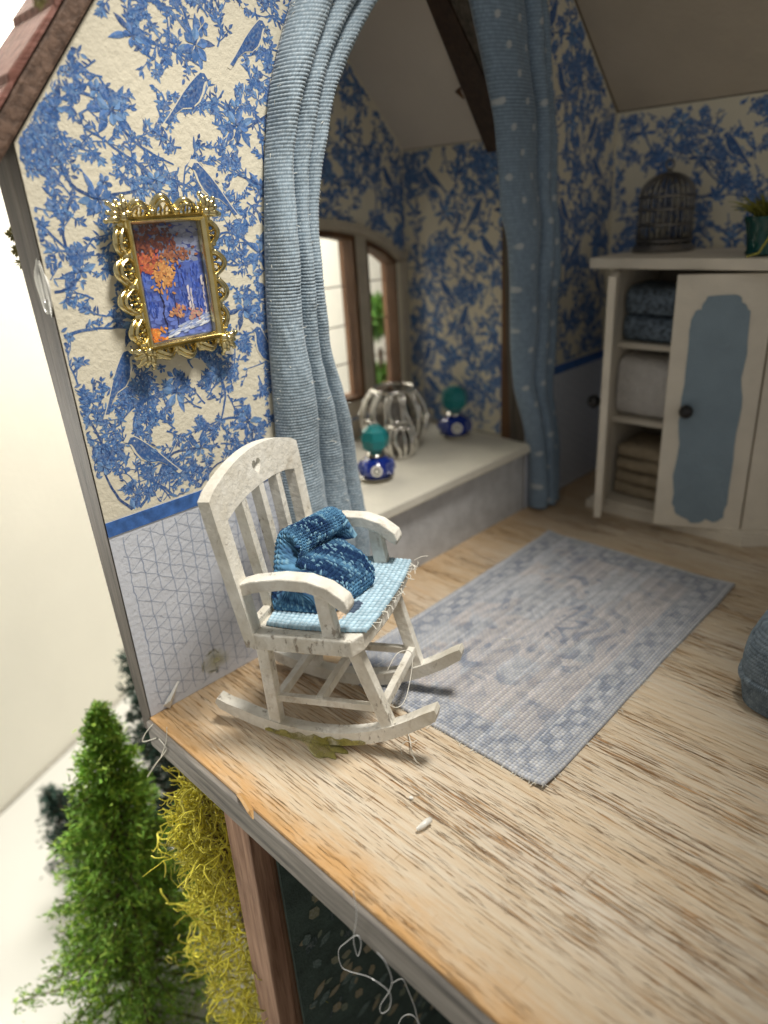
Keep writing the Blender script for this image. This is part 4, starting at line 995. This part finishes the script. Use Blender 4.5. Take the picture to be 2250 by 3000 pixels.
# ------------------------------------------------------------------ cabinet, birdcage and pot
def make_cabinet():
    xa, xb, yf, yk = .188, .660, 1.600, 1.90
    xc, yc = .82, 1.735
    t = thing('cabinet', 'cream painted cabinet with one door ajar and blue panels against the back wall', 'cabinet', (.42, 1.72, 0))
    hexp = lambda off: [(xa-off, yf-off), (xb+off*.5, yf-off), (xc+off, yc-off*.4), (xc+off, yk), (xa-off, yk)]
    P = lambda a, b, d: (a, b, d)
    Mesh().prism([(x, y) for x, y in hexp(.028)], P, .0005, .030).build('plinth', M['cab'], t)
    Mesh().prism(hexp(.018), P, .0305, .042).build('floor_board', M['cab'], t)
    tp = Mesh().prism(hexp(.050), P, .787, .818).build('top_board', M['cab'], t); bv = tp.modifiers.new('edge','BEVEL'); bv.width = .004*S; bv.segments = 2
    Mesh().box((xa, yf+.002, .043), (xa+.020, yk-.002, .786), .002).build('side_panel', M['cab'], t)
    m = Mesh(); m.hexa([(xb,yf+.004,.043), (xc,yc,.043), (xc-.012,yc+.016,.043), (xb-.012,yf+.020,.043), (xb,yf+.004,.786), (xc,yc,.786), (xc-.012,yc+.016,.786), (xb-.012,yf+.020,.786)]); m.build('angled_panel', M['cab'], t)
    Mesh().box((xc-.018, yc+.02, .043), (xc-.0005, yk-.002, .786)).build('side_panel', M['cab'], t)
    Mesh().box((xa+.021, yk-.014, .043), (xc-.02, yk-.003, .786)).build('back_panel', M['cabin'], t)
    for z in (.545, .305): Mesh().prism([(xa+.021, yf+.020), (xb-.02, yf+.026), (xc-.03, yc+.03), (xc-.03, yk-.015), (xa+.021, yk-.015)], P, z, z+.016).build('shelf', M['cab'], t)
    def door(h, e, knob_q, side, panel):
        """door from hinge h to edge e; side = outward normal sign"""
        h, e = Vector((*h, 0)), Vector((*e, 0)); d = (e-h).normalized(); L = (e-h).length; nrm = Vector((d.y, -d.x, 0))*side; thk = .022
        Q = lambda a, z, o_: tuple(h + d*a + nrm*o_ + Vector((0,0,z)))
        m = Mesh(); m.hexa([Q(0,.034,-thk), Q(L,.034,-thk), Q(L,.034,0), Q(0,.034,0), Q(0,.778,-thk), Q(L,.778,-thk), Q(L,.778,0), Q(0,.778,0)], .003); dr = m.build('door', M['cab'], t)
        if panel:
            pr = []; r = rng(8)   # brushed-on blue panel with cut corners and a ragged outline
            base = [(.050,.075),(.075,.060),(.10,.066),(.13,.048),(.165,.064),(.185,.075),(.198,.11),(.204,.20),(.200,.30),(.207,.40),(.203,.52),(.206,.63),(.198,.675),(.180,.69),(.168,.722),(.10,.728),(.080,.715),(.066,.695),(.052,.685),(.048,.60),(.053,.5),(.042,.42),(.047,.3),(.043,.2),(.046,.12)]
            for (a, z), (a2, z2) in zip(base, base[1:]+base[:1]):
                for q in (0, .33, .66): pr.append((a+(a2-a)*q + r.uniform(-.0030,.0030), z+(z2-z)*q + r.uniform(-.0035,.0035)))
            sc = L/.25
            Mesh().prism([(a*sc, z) for a, z in pr], lambda a, z, o_: Q(a, z, o_), .0004, .0022).build('blue_panel', M['panelb'], dr)
        kz = .405; ka = L*knob_q
        m = Mesh(); p = Vector(Q(ka, kz, .0))
        m.tube([p, p+nrm*.012], .008, 10); m.ball(tuple(p+nrm*.024), .020, 14, 9); autosmooth(m.build('knob', M['knob'], dr), 50)
        return dr
    door((.655, 1.600), (.432, 1.505), .76, -1, True)
    door((.196, 1.598), (.262, 1.440), .72, 1, True)
make_cabinet()
# linens on the cabinet shelves
def folded(name, label, cat, cx, cy, z0, sx, sy, layers, th, mat, grp=None):
    t = thing(name, label, cat, (cx, cy, z0), grp); r = rng(int(cx*1000)+int(z0*777)); z = z0+.001
    for k in range(layers):
        n = 14; m_ = 10; pts = np.zeros((n, m_, 3))
        ex = sx/2*r.uniform(.93, 1.0); ey = sy/2*r.uniform(.93, 1.0); hh = th*r.uniform(.9, 1.1)
        for i in range(n):
            a = 2*PI*i/n; se = lambda c_: math.copysign(abs(c_)**.45, c_)
            for j in range(m_):
                q = j/(m_-1); pts[i,j] = (cx-ex + 2*ex*q, cy + ey*se(math.cos(a))*(1-.06*(2*q-1)**2), z + hh/2 + hh/2*se(math.sin(a)) + .004*math.sin(q*7+k+a)*(math.sin(a) > .2))
        o = grid_obj('fold', pts, mat, t, wrap_u=True); z += hh*.97
    return t
folded('folded_blanket', 'speckled blue folded blanket on the top shelf of the cabinet', 'blanket', .37, 1.735, .561, .31, .21, 2, .088, M['bluecloth'])
folded('folded_towel', 'plump white folded towel on the middle shelf of the cabinet', 'towel', .37, 1.725, .321, .32, .22, 1, .205, M['towel'])
folded('folded_blanket', 'stack of beige folded blankets on the bottom of the cabinet', 'blanket', .37, 1.735, .042, .30, .20, 4, .045, M['blanket'])

def make_cage():
    c = onp(1948, 735, 2, .822); c = (c[0]-.030, c[1]+.05); z0 = .818
    t = thing('birdcage', 'dark wire domed birdcage standing on top of the cream cabinet', 'birdcage', (c[0], c[1], z0))
    Rr = .078; H = .138
    autosmooth(Mesh().lathe([(0,0), (Rr*1.16,0), (Rr*1.18,.008), (Rr*1.10,.016), (Rr*1.04,.022), (0,.022)], (*c, z0), 32).build('base', M['iron'], t), 40)
    for i in range(26):
        a = 2*PI*i/26; pts = [(c[0]+Rr*math.cos(a), c[1]+Rr*math.sin(a), z0+.02+H*q) for q in (0,.35,.7,1.0)]
        pts += [(c[0]+Rr*math.cos(b)*math.cos(a), c[1]+Rr*math.cos(b)*math.sin(a), z0+.02+H+Rr*.80*math.sin(b)) for b in (.25,.5,.75,1.0,1.25,1.48)]
        Mesh().tube(pts, .0027, 6).build('wire', M['iron'], t, True)
    for z, rr in ((.032, Rr), (.078, Rr), (.120, Rr), (.157, Rr)):
        Mesh().tube([(c[0]+(rr+.002)*math.cos(2*PI*i/32), c[1]+(rr+.002)*math.sin(2*PI*i/32), z0+z) for i in range(33)], .0042, 6, False).build('hoop', M['iron'], t, True)
    zt = z0+.02+H+Rr*.8
    m = Mesh(); m.ball((c[0], c[1], zt), .010); m.tube([(c[0]+.013*math.cos(a), c[1], zt+.022+.013*math.sin(a)) for a in [2*PI*i/16 for i in range(17)]], .0028, 6, False); m.build('hanging_ring', M['iron'], t, True)
    m = Mesh(); m.tube([(c[0]-Rr*.98, c[1], z0+.076), (c[0]+Rr*.98, c[1], z0+.076)], .003, 6); m.build('perch', M['winwood'], t, True)
make_cage()
def make_pot():
    c = (.602, 1.640); z0 = .818
    t = thing('flower_pot', 'dark green glazed pot with yellow-green grass on top of the cabinet', 'plant pot', (*c, z0))
    autosmooth(Mesh().lathe([(0,0), (.042,0), (.050,.006), (.046,.014), (.050,.05), (.056,.08), (.060,.088), (.060,.098), (.052,.098), (.046,.085), (0,.085)], (*c, z0), 28).build('pot', M['potg'], t), 40)
    r = rng(12); m = Mesh()
    for i in range(150):
        a = r.uniform(0, 6.28); q = r.uniform(0,.035); L = r.uniform(.04,.10); x, y = c[0]+q*math.cos(a), c[1]+q*math.sin(a); sp_ = r.uniform(.2, 1.0)
        pts = [(x+math.cos(a)*sp_*L*f*f, y+math.sin(a)*sp_*L*f*f, z0+.082+L*f*(1-.55*sp_*f)) for f in (0,.3,.6,.85,1)]
        g = r.uniform(.6,1.2); m.tube(pts, [.0024,.0024,.002,.0015,.0005], 4, True, (.20*g,.20*g,.03*g))
    m.build('grass', M['leaf'], t)
    m = Mesh(); m.tube([(c[0]+.02,c[1]-.05,z0+.095),(c[0]+.03,c[1]-.075,z0+.05),(c[0]+.012,c[1]-.085,z0+.012),(c[0]-.015,c[1]-.088,z0+.004)], .0032, 6, True, (.34,.32,.06)); m.build('trailing_stem', M['leaf'], t, True)
make_pot()

# corner of a stool under a knitted throw, cut by the frame
def make_stool():
    x0, x1, y0, y1, h = .930, 1.30, .84, 1.22, .180
    t = thing('knitted_ottoman', 'blue-grey knitted ottoman standing on the floor beside the rug', 'ottoman', ((x0+x1)/2, (y0+y1)/2, 0))
    nu, nv = 620, 150; a = np.linspace(0, 1, nu, endpoint=False); q = np.linspace(0, 1, nv); A, Q = np.meshgrid(a, q, indexing='ij')
    th = 2*PI*A; se = lambda c_, e: np.sign(c_)*np.abs(c_)**e
    wall = np.clip(Q/.62, 0, 1); top = np.clip((Q-.62)/.38, 0, 1)
    sc = 1 - .06*(1-wall)*0 - top*.999; rnd = np.where(Q < .62, 1 + .05*np.sin(wall*PI) - .05*wall**6, sc*.95)
    X = (x0+x1)/2 + (x1-x0)/2*se(np.cos(th), .32)*rnd; Y = (y0+y1)/2 + (y1-y0)/2*se(np.sin(th), .32)*rnd
    Z = np.where(Q < .62, .004 + h*wall**1.0, h + .004 + .02*np.sin(np.clip(top*1.4, 0, 1)*PI/2))
    Z = Z - .006*(Q < .62)*(wall > .8)
    P = np.stack([X, Y, Z], -1); N = normals(P, True); cc = P.mean(axis=(0,1))
    if ((P-cc)*N).sum() < 0: N = -N
    hgt, ix, iy = knit(A*105, Q*34); band = ((Q > .20) & (Q < .235))
    P = P + N*((hgt*.009 + band*.006)[...,None]); P[...,2] = np.maximum(P[...,2], .0006)
    spk = hash2(ix, iy, 3); col = lerp3((.09,.125,.16), (.32,.39,.45), np.clip(fbm(ix*.4, iy*.5, 2)*.8+spk*.35, 0, 1))*(.4+.7*hgt[...,None])
    grid_obj('knitted_cover', P, M['knit'], t, wrap_u=True, col=np.clip(col,0,1))
make_stool()

# ------------------------------------------------------------------ trees and lichen outside
def conifer(base, top, R, nb, cols, label, seed, dens=1.0, droop=.12):
    base, top = Vector(base), Vector(top); t = thing('conifer', label, 'tree', tuple(base), 'model trees beside the dollhouse'); r = rng(seed); ax = top-base; H = ax.length; axn = ax.normalized()
    e1 = axn.orthogonal().normalized(); e2 = axn.cross(e1)
    Mesh().tube([base + ax*q for q in (0,.3,.6,.9,1.0)], [.028,.022,.014,.006,.002], 8).build('trunk', M['bark'], t, True)
    br = Mesh(); m = Mesh()
    for i in range(nb):
        q = .04 + .95*(i/nb)**.85; an = i*2.39996 + r.uniform(-.3,.3); env = R*((1-q)**.85)*(.66+.34*math.sin(q*41+seed)**2)*r.uniform(.7, 1.15) + .010
        d = (e1*math.cos(an) + e2*math.sin(an)); p0 = base + ax*q; tip = p0 + d*env + axn*env*(.25-droop*2*r.random()) 
        br.tube([p0, (p0+tip)/2 + axn*env*.05, tip], [.006,.004,.0015], 4)
        nn = int((70 + 760*env)*dens); shade = r.uniform(.72, 1.2)
        for k in range(nn):
            f = r.random()**.6; p = p0.lerp(tip, f) + axn*env*.05*math.sin(PI*f); spr = .012 + .040*env/R*(1-.5*f)
            o_ = Vector((r.gauss(0,1), r.gauss(0,1), r.gauss(0,1)))*spr*.55; p = p + o_
            dd = (d*r.uniform(.1,1.0) + axn*r.uniform(-.2,.9) + Vector((r.gauss(0,.5), r.gauss(0,.5), r.gauss(0,.5)))).normalized(); L = r.uniform(.010,.019); sd = dd.cross(Vector((r.gauss(0,1), r.gauss(0,1), r.gauss(0,1)))).normalized()*L*.16
            g = shade*r.uniform(.6, 1.35); c0 = cols[0] if r.random() < .72 else cols[1]
            m.add([tuple(p-sd), tuple(p+sd), tuple(p+sd*.5+dd*L), tuple(p-sd*.5+dd*L)], [(0,1,2,3)], tuple(min(1, c*g) for c in c0))
    br.build('branches', M['bark'], t)
    o = m.build('crown', M['leaf'], t); return t
GA, GB = ((.15,.31,.028), (.30,.44,.05)), ((.012,.042,.030), (.022,.065,.040))
ta = onp(285, 2068, 0, -.36)
conifer((-.36, -.10, GZ), tuple(ta), .335, 250, GA, 'bright green bushy conifer beside the corner of the dollhouse', 1, 1.0)
conifer((-.58, .25, GZ), (-.63, .27, -.06), .31, 190, GB, 'dark blue-green conifer standing behind the bright green conifer by the wall', 2, .9)
tc = onp(135, 2320, 0, -.95)
conifer((-.98, .10, GZ), (tc[0], tc[1], tc[2]), .24, 70, GB, 'dark blue-green conifer half hidden behind the bright green conifer', 3, .7)
# two-ball topiary beyond the window
def topiary():
    b, z1, z2 = onp(1108, 925, 0, -1.05), .50, .25
    t = thing('topiary_tree', 'green ball-clipped topiary tree seen through the leaded window', 'tree', (b[0], b[1], GZ)); r = rng(6)
    Mesh().tube([(b[0], b[1], GZ), (b[0], b[1], .4)], .012, 8).build('trunk', M['bark'], t, True)
    for (zc, rad) in ((onp(1106, 930, 0, b[0])[2], .105), (onp(1110, 1125, 0, b[0])[2], .10), (-.35, .2)):
        m = Mesh()
        for k in range(1500):
            d = Vector((r.gauss(0,1), r.gauss(0,1), r.gauss(0,1))).normalized(); p = Vector((b[0], b[1], zc)) + d*rad*r.random()**.35*(.8+.2*math.sin(9*d.x)*math.sin(8*d.z)); L = r.uniform(.02,.04); sd = d.cross(Vector((r.gauss(0,1), r.gauss(0,1), r.gauss(0,1)))).normalized()*L*.25
            e = (d + Vector((r.gauss(0,.5), r.gauss(0,.5), r.gauss(0,.5)))).normalized()*L; g = r.uniform(.6,1.3)
            m.add([tuple(p-sd), tuple(p+sd), tuple(p+e)], [(0,1,2)], (.10*g,.24*g,.03*g))
        m.build('crown', M['leaf'], t)
topiary()
def lichen():
    t = thing('lichen_bush', 'tangled yellow lichen bush growing up beside the brown corner post', 'bush', (.10, .10, GZ)); r = rng(14)
    core = Mesh(); m = Mesh()
    top = Vector((.06, .14, -.12)); 
    def centre(q): return Vector((.075 + .085*q + .02*math.sin(q*6), .05 + .05*math.sin(q*4), GZ + (1.22)*q)), (.185*(1-q**3)**.6*(.82+.22*math.sin(q*13+1)) + .02)
    Mesh().tube([centre(q/8)[0] for q in range(9)], [.03,.035,.03,.03,.028,.025,.02,.015,.006], 8).build('stem', M['bark'], t, True)
    for i in range(3600):
        q = r.random()**.9; c, R0 = centre(q); a = r.uniform(0, 6.28); rr = R0*r.random()**.5
        p = c + Vector((rr*math.cos(a), rr*math.sin(a)*.8, r.uniform(-.03,.03))); d = Vector((math.cos(a)*.7, math.sin(a)*.7, r.uniform(-.3,.7))).normalized()
        outer = rr > R0*.75 and r.random() < .16; n = 10 if outer else 6; st = .013 if outer else .010; pts = [p]
        for k in range(n):
            d = (d + Vector((r.gauss(0,.55), r.gauss(0,.55), r.gauss(0,.55)))).normalized(); p = p + d*st; pts.append(p)
        g = r.uniform(.45, 1.2)*(.6+.4*rr/R0); w0 = r.uniform(.0010,.0030)  # strands darken toward the core, shade put into their colour
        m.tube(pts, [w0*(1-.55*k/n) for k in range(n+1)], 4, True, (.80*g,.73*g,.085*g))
        if outer:
            k = r.randrange(3, n-1); p = pts[k]; q_ = [p]; d2 = (d + Vector((r.gauss(0,1), r.gauss(0,1), r.gauss(0,1)))).normalized()
            for _ in range(4): d2 = (d2 + Vector((r.gauss(0,.4), r.gauss(0,.4), r.gauss(0,.4)))).normalized(); p = p + d2*.011; q_.append(p)
            m.tube(q_, .0017, 4, True, (.80*g,.73*g,.085*g))
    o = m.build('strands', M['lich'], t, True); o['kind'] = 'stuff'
lichen()

# ------------------------------------------------------------------ small leftovers of the craft
def fibre(label, pts, rad, mat='hair', name='loose_fibre', cat='fibre', grp='loose fibres'):
    # smooth a little polyline into a curve
    P = [np.array(p, float) for p in pts]; out = []
    for i in range(len(P)-1):
        p0, p1, p2, p3 = P[max(i-1,0)], P[i], P[i+1], P[min(i+2,len(P)-1)]
        for f in np.linspace(0, 1, 7, endpoint=False): out.append(.5*(2*p1+(p2-p0)*f+(2*p0-5*p1+4*p2-p3)*f*f+(3*p1-p0-3*p2+p3)*f**3))
    out.append(P[-1]); o_ = P[0]
    o = Mesh().tube([tuple(p) for p in out], rad*.62, 6).build(name, M[mat], None, True, tuple(o_)); return tag(o, label, cat, grp)
pf = lambda pts, ax, v: [onp(x, y, ax, v) for x, y in pts]
fibre('curled pale fibre hanging off the floor corner below the gable wall', pf([(447,2122),(425,2150),(418,2172),(440,2168),(458,2162)], 1, -.014), .0014)
fibre('straight pale fibre dangling below the floor corner', pf([(466,2165),(486,2190),(482,2205),(455,2240),(432,2276)], 1, -.015), .0016)
fibre('short pale fibre caught on the painted floor edge', pf([(489,2130),(486,2175),(472,2215)], 1, -.0145), .0013)
fibre('looped pale hair clinging to the front legs of the rocking chair', [cw(.118,-.085,.175), cw(.135,-.06,.20), cw(.148,-.02,.17), cw(.146,-.07,.115), cw(.134,-.095,.10), cw(.120,-.115,.125), cw(.11,-.118,.16)], .0013)
fl_ = [onp(x, y, 2, z) for x, y, z in ((1196,2150,.004),(1202,2172,.012),(1206,2200,.016),(1216,2225,.012),(1226,2236,.003))]
fibre('stiff pale fibre on the floor boards by the rocker tip', fl_, .0018)
fibre('thin curled fibre on the floor boards by the rocker tip', [onp(x, y, 2, z) for x, y, z in ((1178,2210,.003),(1174,2188,.012),(1190,2172,.02),(1206,2176,.02),(1222,2168,.006))], .0011)
fibre('wavy white thread lying on the grey-blue rug', [onp(x, y, 2, .011) for x, y in ((1468,1874),(1480,1872),(1486,1874),(1494,1868))], .0013)
fibre('loose thread sticking out of the pale blue seat pad', [cw(.115,.150,SH+.006), cw(.128,.160,SH+.010), cw(.140,.172,SH+.006)], .0010)
# crumb on the boards
m = Mesh(); c = onp(1240, 2425, 2, .004); e = onp(1262, 2408, 2, .004); e2 = onp(1222, 2436, 2, .004)
m.tube([tuple(e2 + np.array((0,0,.004))), tuple(c + np.array((0,0,.006))), tuple((c+e)/2 + np.array((0,0,.007))), tuple(e + np.array((0,0,.006)))], [.0035,.0055,.006,.005], 9)
tag(m.build('paint_crumb', M['gluew'], None, True, tuple(c)), 'small cream crumb of dried glue lying on the floor boards', 'crumb')
m = Mesh(); c = onp(1205, 2337, 2, .003); m.ball((c[0], c[1], .003), (.005,.004,.003), 7, 5)
tag(m.build('paint_crumb', M['gluew'], None, True, (c[0], c[1], 0)), 'tiny pale speck of glue on the floor boards between crumb and chair', 'crumb')
# splinter peeling off the front lip, torn paper in the corner, glue
m = Mesh(); p = [onp(x, y, 1, yv) for x, y, yv in ((690,2318,.01),(712,2340,-.006),(735,2378,-.016),(742,2400,-.020))]
m.tube([tuple(q) for q in p], [.003,.006,.006,.001], 5); tag(m.build('wood_splinter', m_wood('fresh_splinter', (.42,.22,.07), (.66,.40,.16), 0), None, False, tuple(p[0])), 'orange wood splinter peeling off the front edge of the floor', 'splinter')
a, b, c = onp(478, 2068, 0, .006), onp(520, 1996, 0, .012), onp(500, 2052, 0, .020)
m = Mesh(); m.add([tuple(a), tuple(b), tuple(c), (a[0]+.006, a[1]+.012, .002), (b[0]+.002, b[1]+.003, b[2])], [(0,1,2), (0,2,3), (0,3,4,1), (1,4,2), (2,4,3)])
tag(m.build('paper_sliver', M['gluew'], None, False, tuple(a)), 'torn white sliver of paper standing in the corner of wall and floor', 'paper scrap')
def blob(name, label, cen, rad, mat, seed, cat='glue'):
    r = rng(seed); n, k = 36, 14; P = np.zeros((n, k, 3))
    for i in range(n):
        for j in range(k):
            a = 2*PI*i/n; q = PI*j/(k-1); w_ = 1 + .22*math.sin(3*a+seed) + .14*math.sin(7*a+2*seed) + .1*math.sin(5*q+a*2)
            P[i,j] = (cen[0] + rad[0]*math.sin(q)*math.cos(a)*w_, cen[1] + rad[1]*math.sin(q)*math.sin(a)*w_, cen[2] + rad[2]*math.cos(q)*(w_ if cen[2] > .05 else 1))
    P[...,2] = np.maximum(P[...,2], .0006) if cen[2] < .05 else P[...,2]
    return tag(grid_obj(name, P, mat, None, wrap_u=True, loc=(cen[0], cen[1], cen[2])), label, cat)
# thin film of old glue on the near runner and a little pool under it
us = [-.165 + .225*i/24 for i in range(25)]
m = Mesh(); lowp = [(u, roc(u)+.0012) for u in us]; upp = [(u, roc(u)+.006+.017*max(0, math.sin(PI*i/24))**.6*(.8+.25*math.sin(i*1.7))) for i, u in enumerate(us)]
m.prism(lowp + upp[::-1], lambda a, b, d: cw(a, d, b), -RW-.0155, -RW-.0137)
tag(m.build('glue_film', M['film'], None, False, cw(-.05, -RW-.0145, .01)), 'olive-yellow glue film dried on the runner of the rocking chair', 'glue')
c = cw(-.055, -RW-.006, 0); blob('glue_pool', 'small pool of olive-yellow glue on the floor under the rocking chair runner', (c[0], c[1], .0008), (.072,.026,.0030), M['film'], 5)
c = onp(640, 1975, 0, .006); blob('glue_smear', 'olive-yellow glue smear at the foot of the pale dado wall', (.0032, c[1], .055), (.0022,.044,.034), M['smear'], 3)
c = onp(118, 845, 1, -.003); blob('glue_smear', 'white glue smear on the weathered front edge of the gable wall', (c[0]+.012, c[1]+.002, c[2]), (.020,.006,.035), M['gluew'], 2)
# loops of clear glue thread hanging under the floor edge
fibre('long looped clear glue thread hanging from the floor front edge', pf([(1035,2610),(1045,2680),(1036,2745),(1042,2785),(1050,2800),(1058,2765),(1046,2740),(1015,2760),(992,2785),(1000,2830),(1025,2846),(1080,2862),(1130,2895),(1145,2920),(1140,2955),(1118,2968),(1115,2945),(1140,2905),(1148,2870),(1130,2820),(1105,2790)], 1, -.020), .0013, 'thread', 'glue_thread', 'glue thread', 'clear glue threads')
fibre('short curled clear glue thread hanging below the looped thread', pf([(1150,2880),(1178,2868),(1195,2900),(1215,2950),(1225,2990),(1250,3040)], 1, .01), .0012, 'thread', 'glue_thread', 'glue thread', 'clear glue threads')
fibre('clear glue thread arching low under the floor edge', pf([(1160,3030),(1175,2985),(1200,2972),(1222,2990),(1230,3040)], 1, .02), .0012, 'thread', 'glue_thread', 'glue thread', 'clear glue threads')
# moss flecks on the outside of the wall edge
r = rng(21)
for i, (px, py) in enumerate(((20, 690), (38, 735), (50, 770), (95, 12))):
    c = onp(px, py, 1, .012) + np.array((.024, 0, 0)); m = Mesh()
    for k in range(90):
        d = Vector((r.gauss(0,1), r.gauss(0,1), r.gauss(0,1))).normalized(); p = Vector(c) + d*.008*r.random(); e = d*r.uniform(.004,.009); sd = d.orthogonal().normalized()*.0022; g = r.uniform(.5,1.3)
        m.add([tuple(p-sd), tuple(p+sd), tuple(p+e)], [(0,1,2)], (.30*g,.27*g,.10*g))
    tag(m.build('moss_tuft', M['leaf'], None, False, tuple(c)), 'tiny green moss tuft stuck to the outer edge of the gable wall' if i < 3 else 'tiny moss tuft on the shingle ends above the wall', 'moss', 'moss tufts on the wall edge' if i < 3 else None)

# ------------------------------------------------------------------ true size
for me in bpy.data.meshes: me.transform(Matrix.Scale(S, 4))
for o in bpy.data.objects:
    if o.type != 'CAMERA': o.location = o.location * S
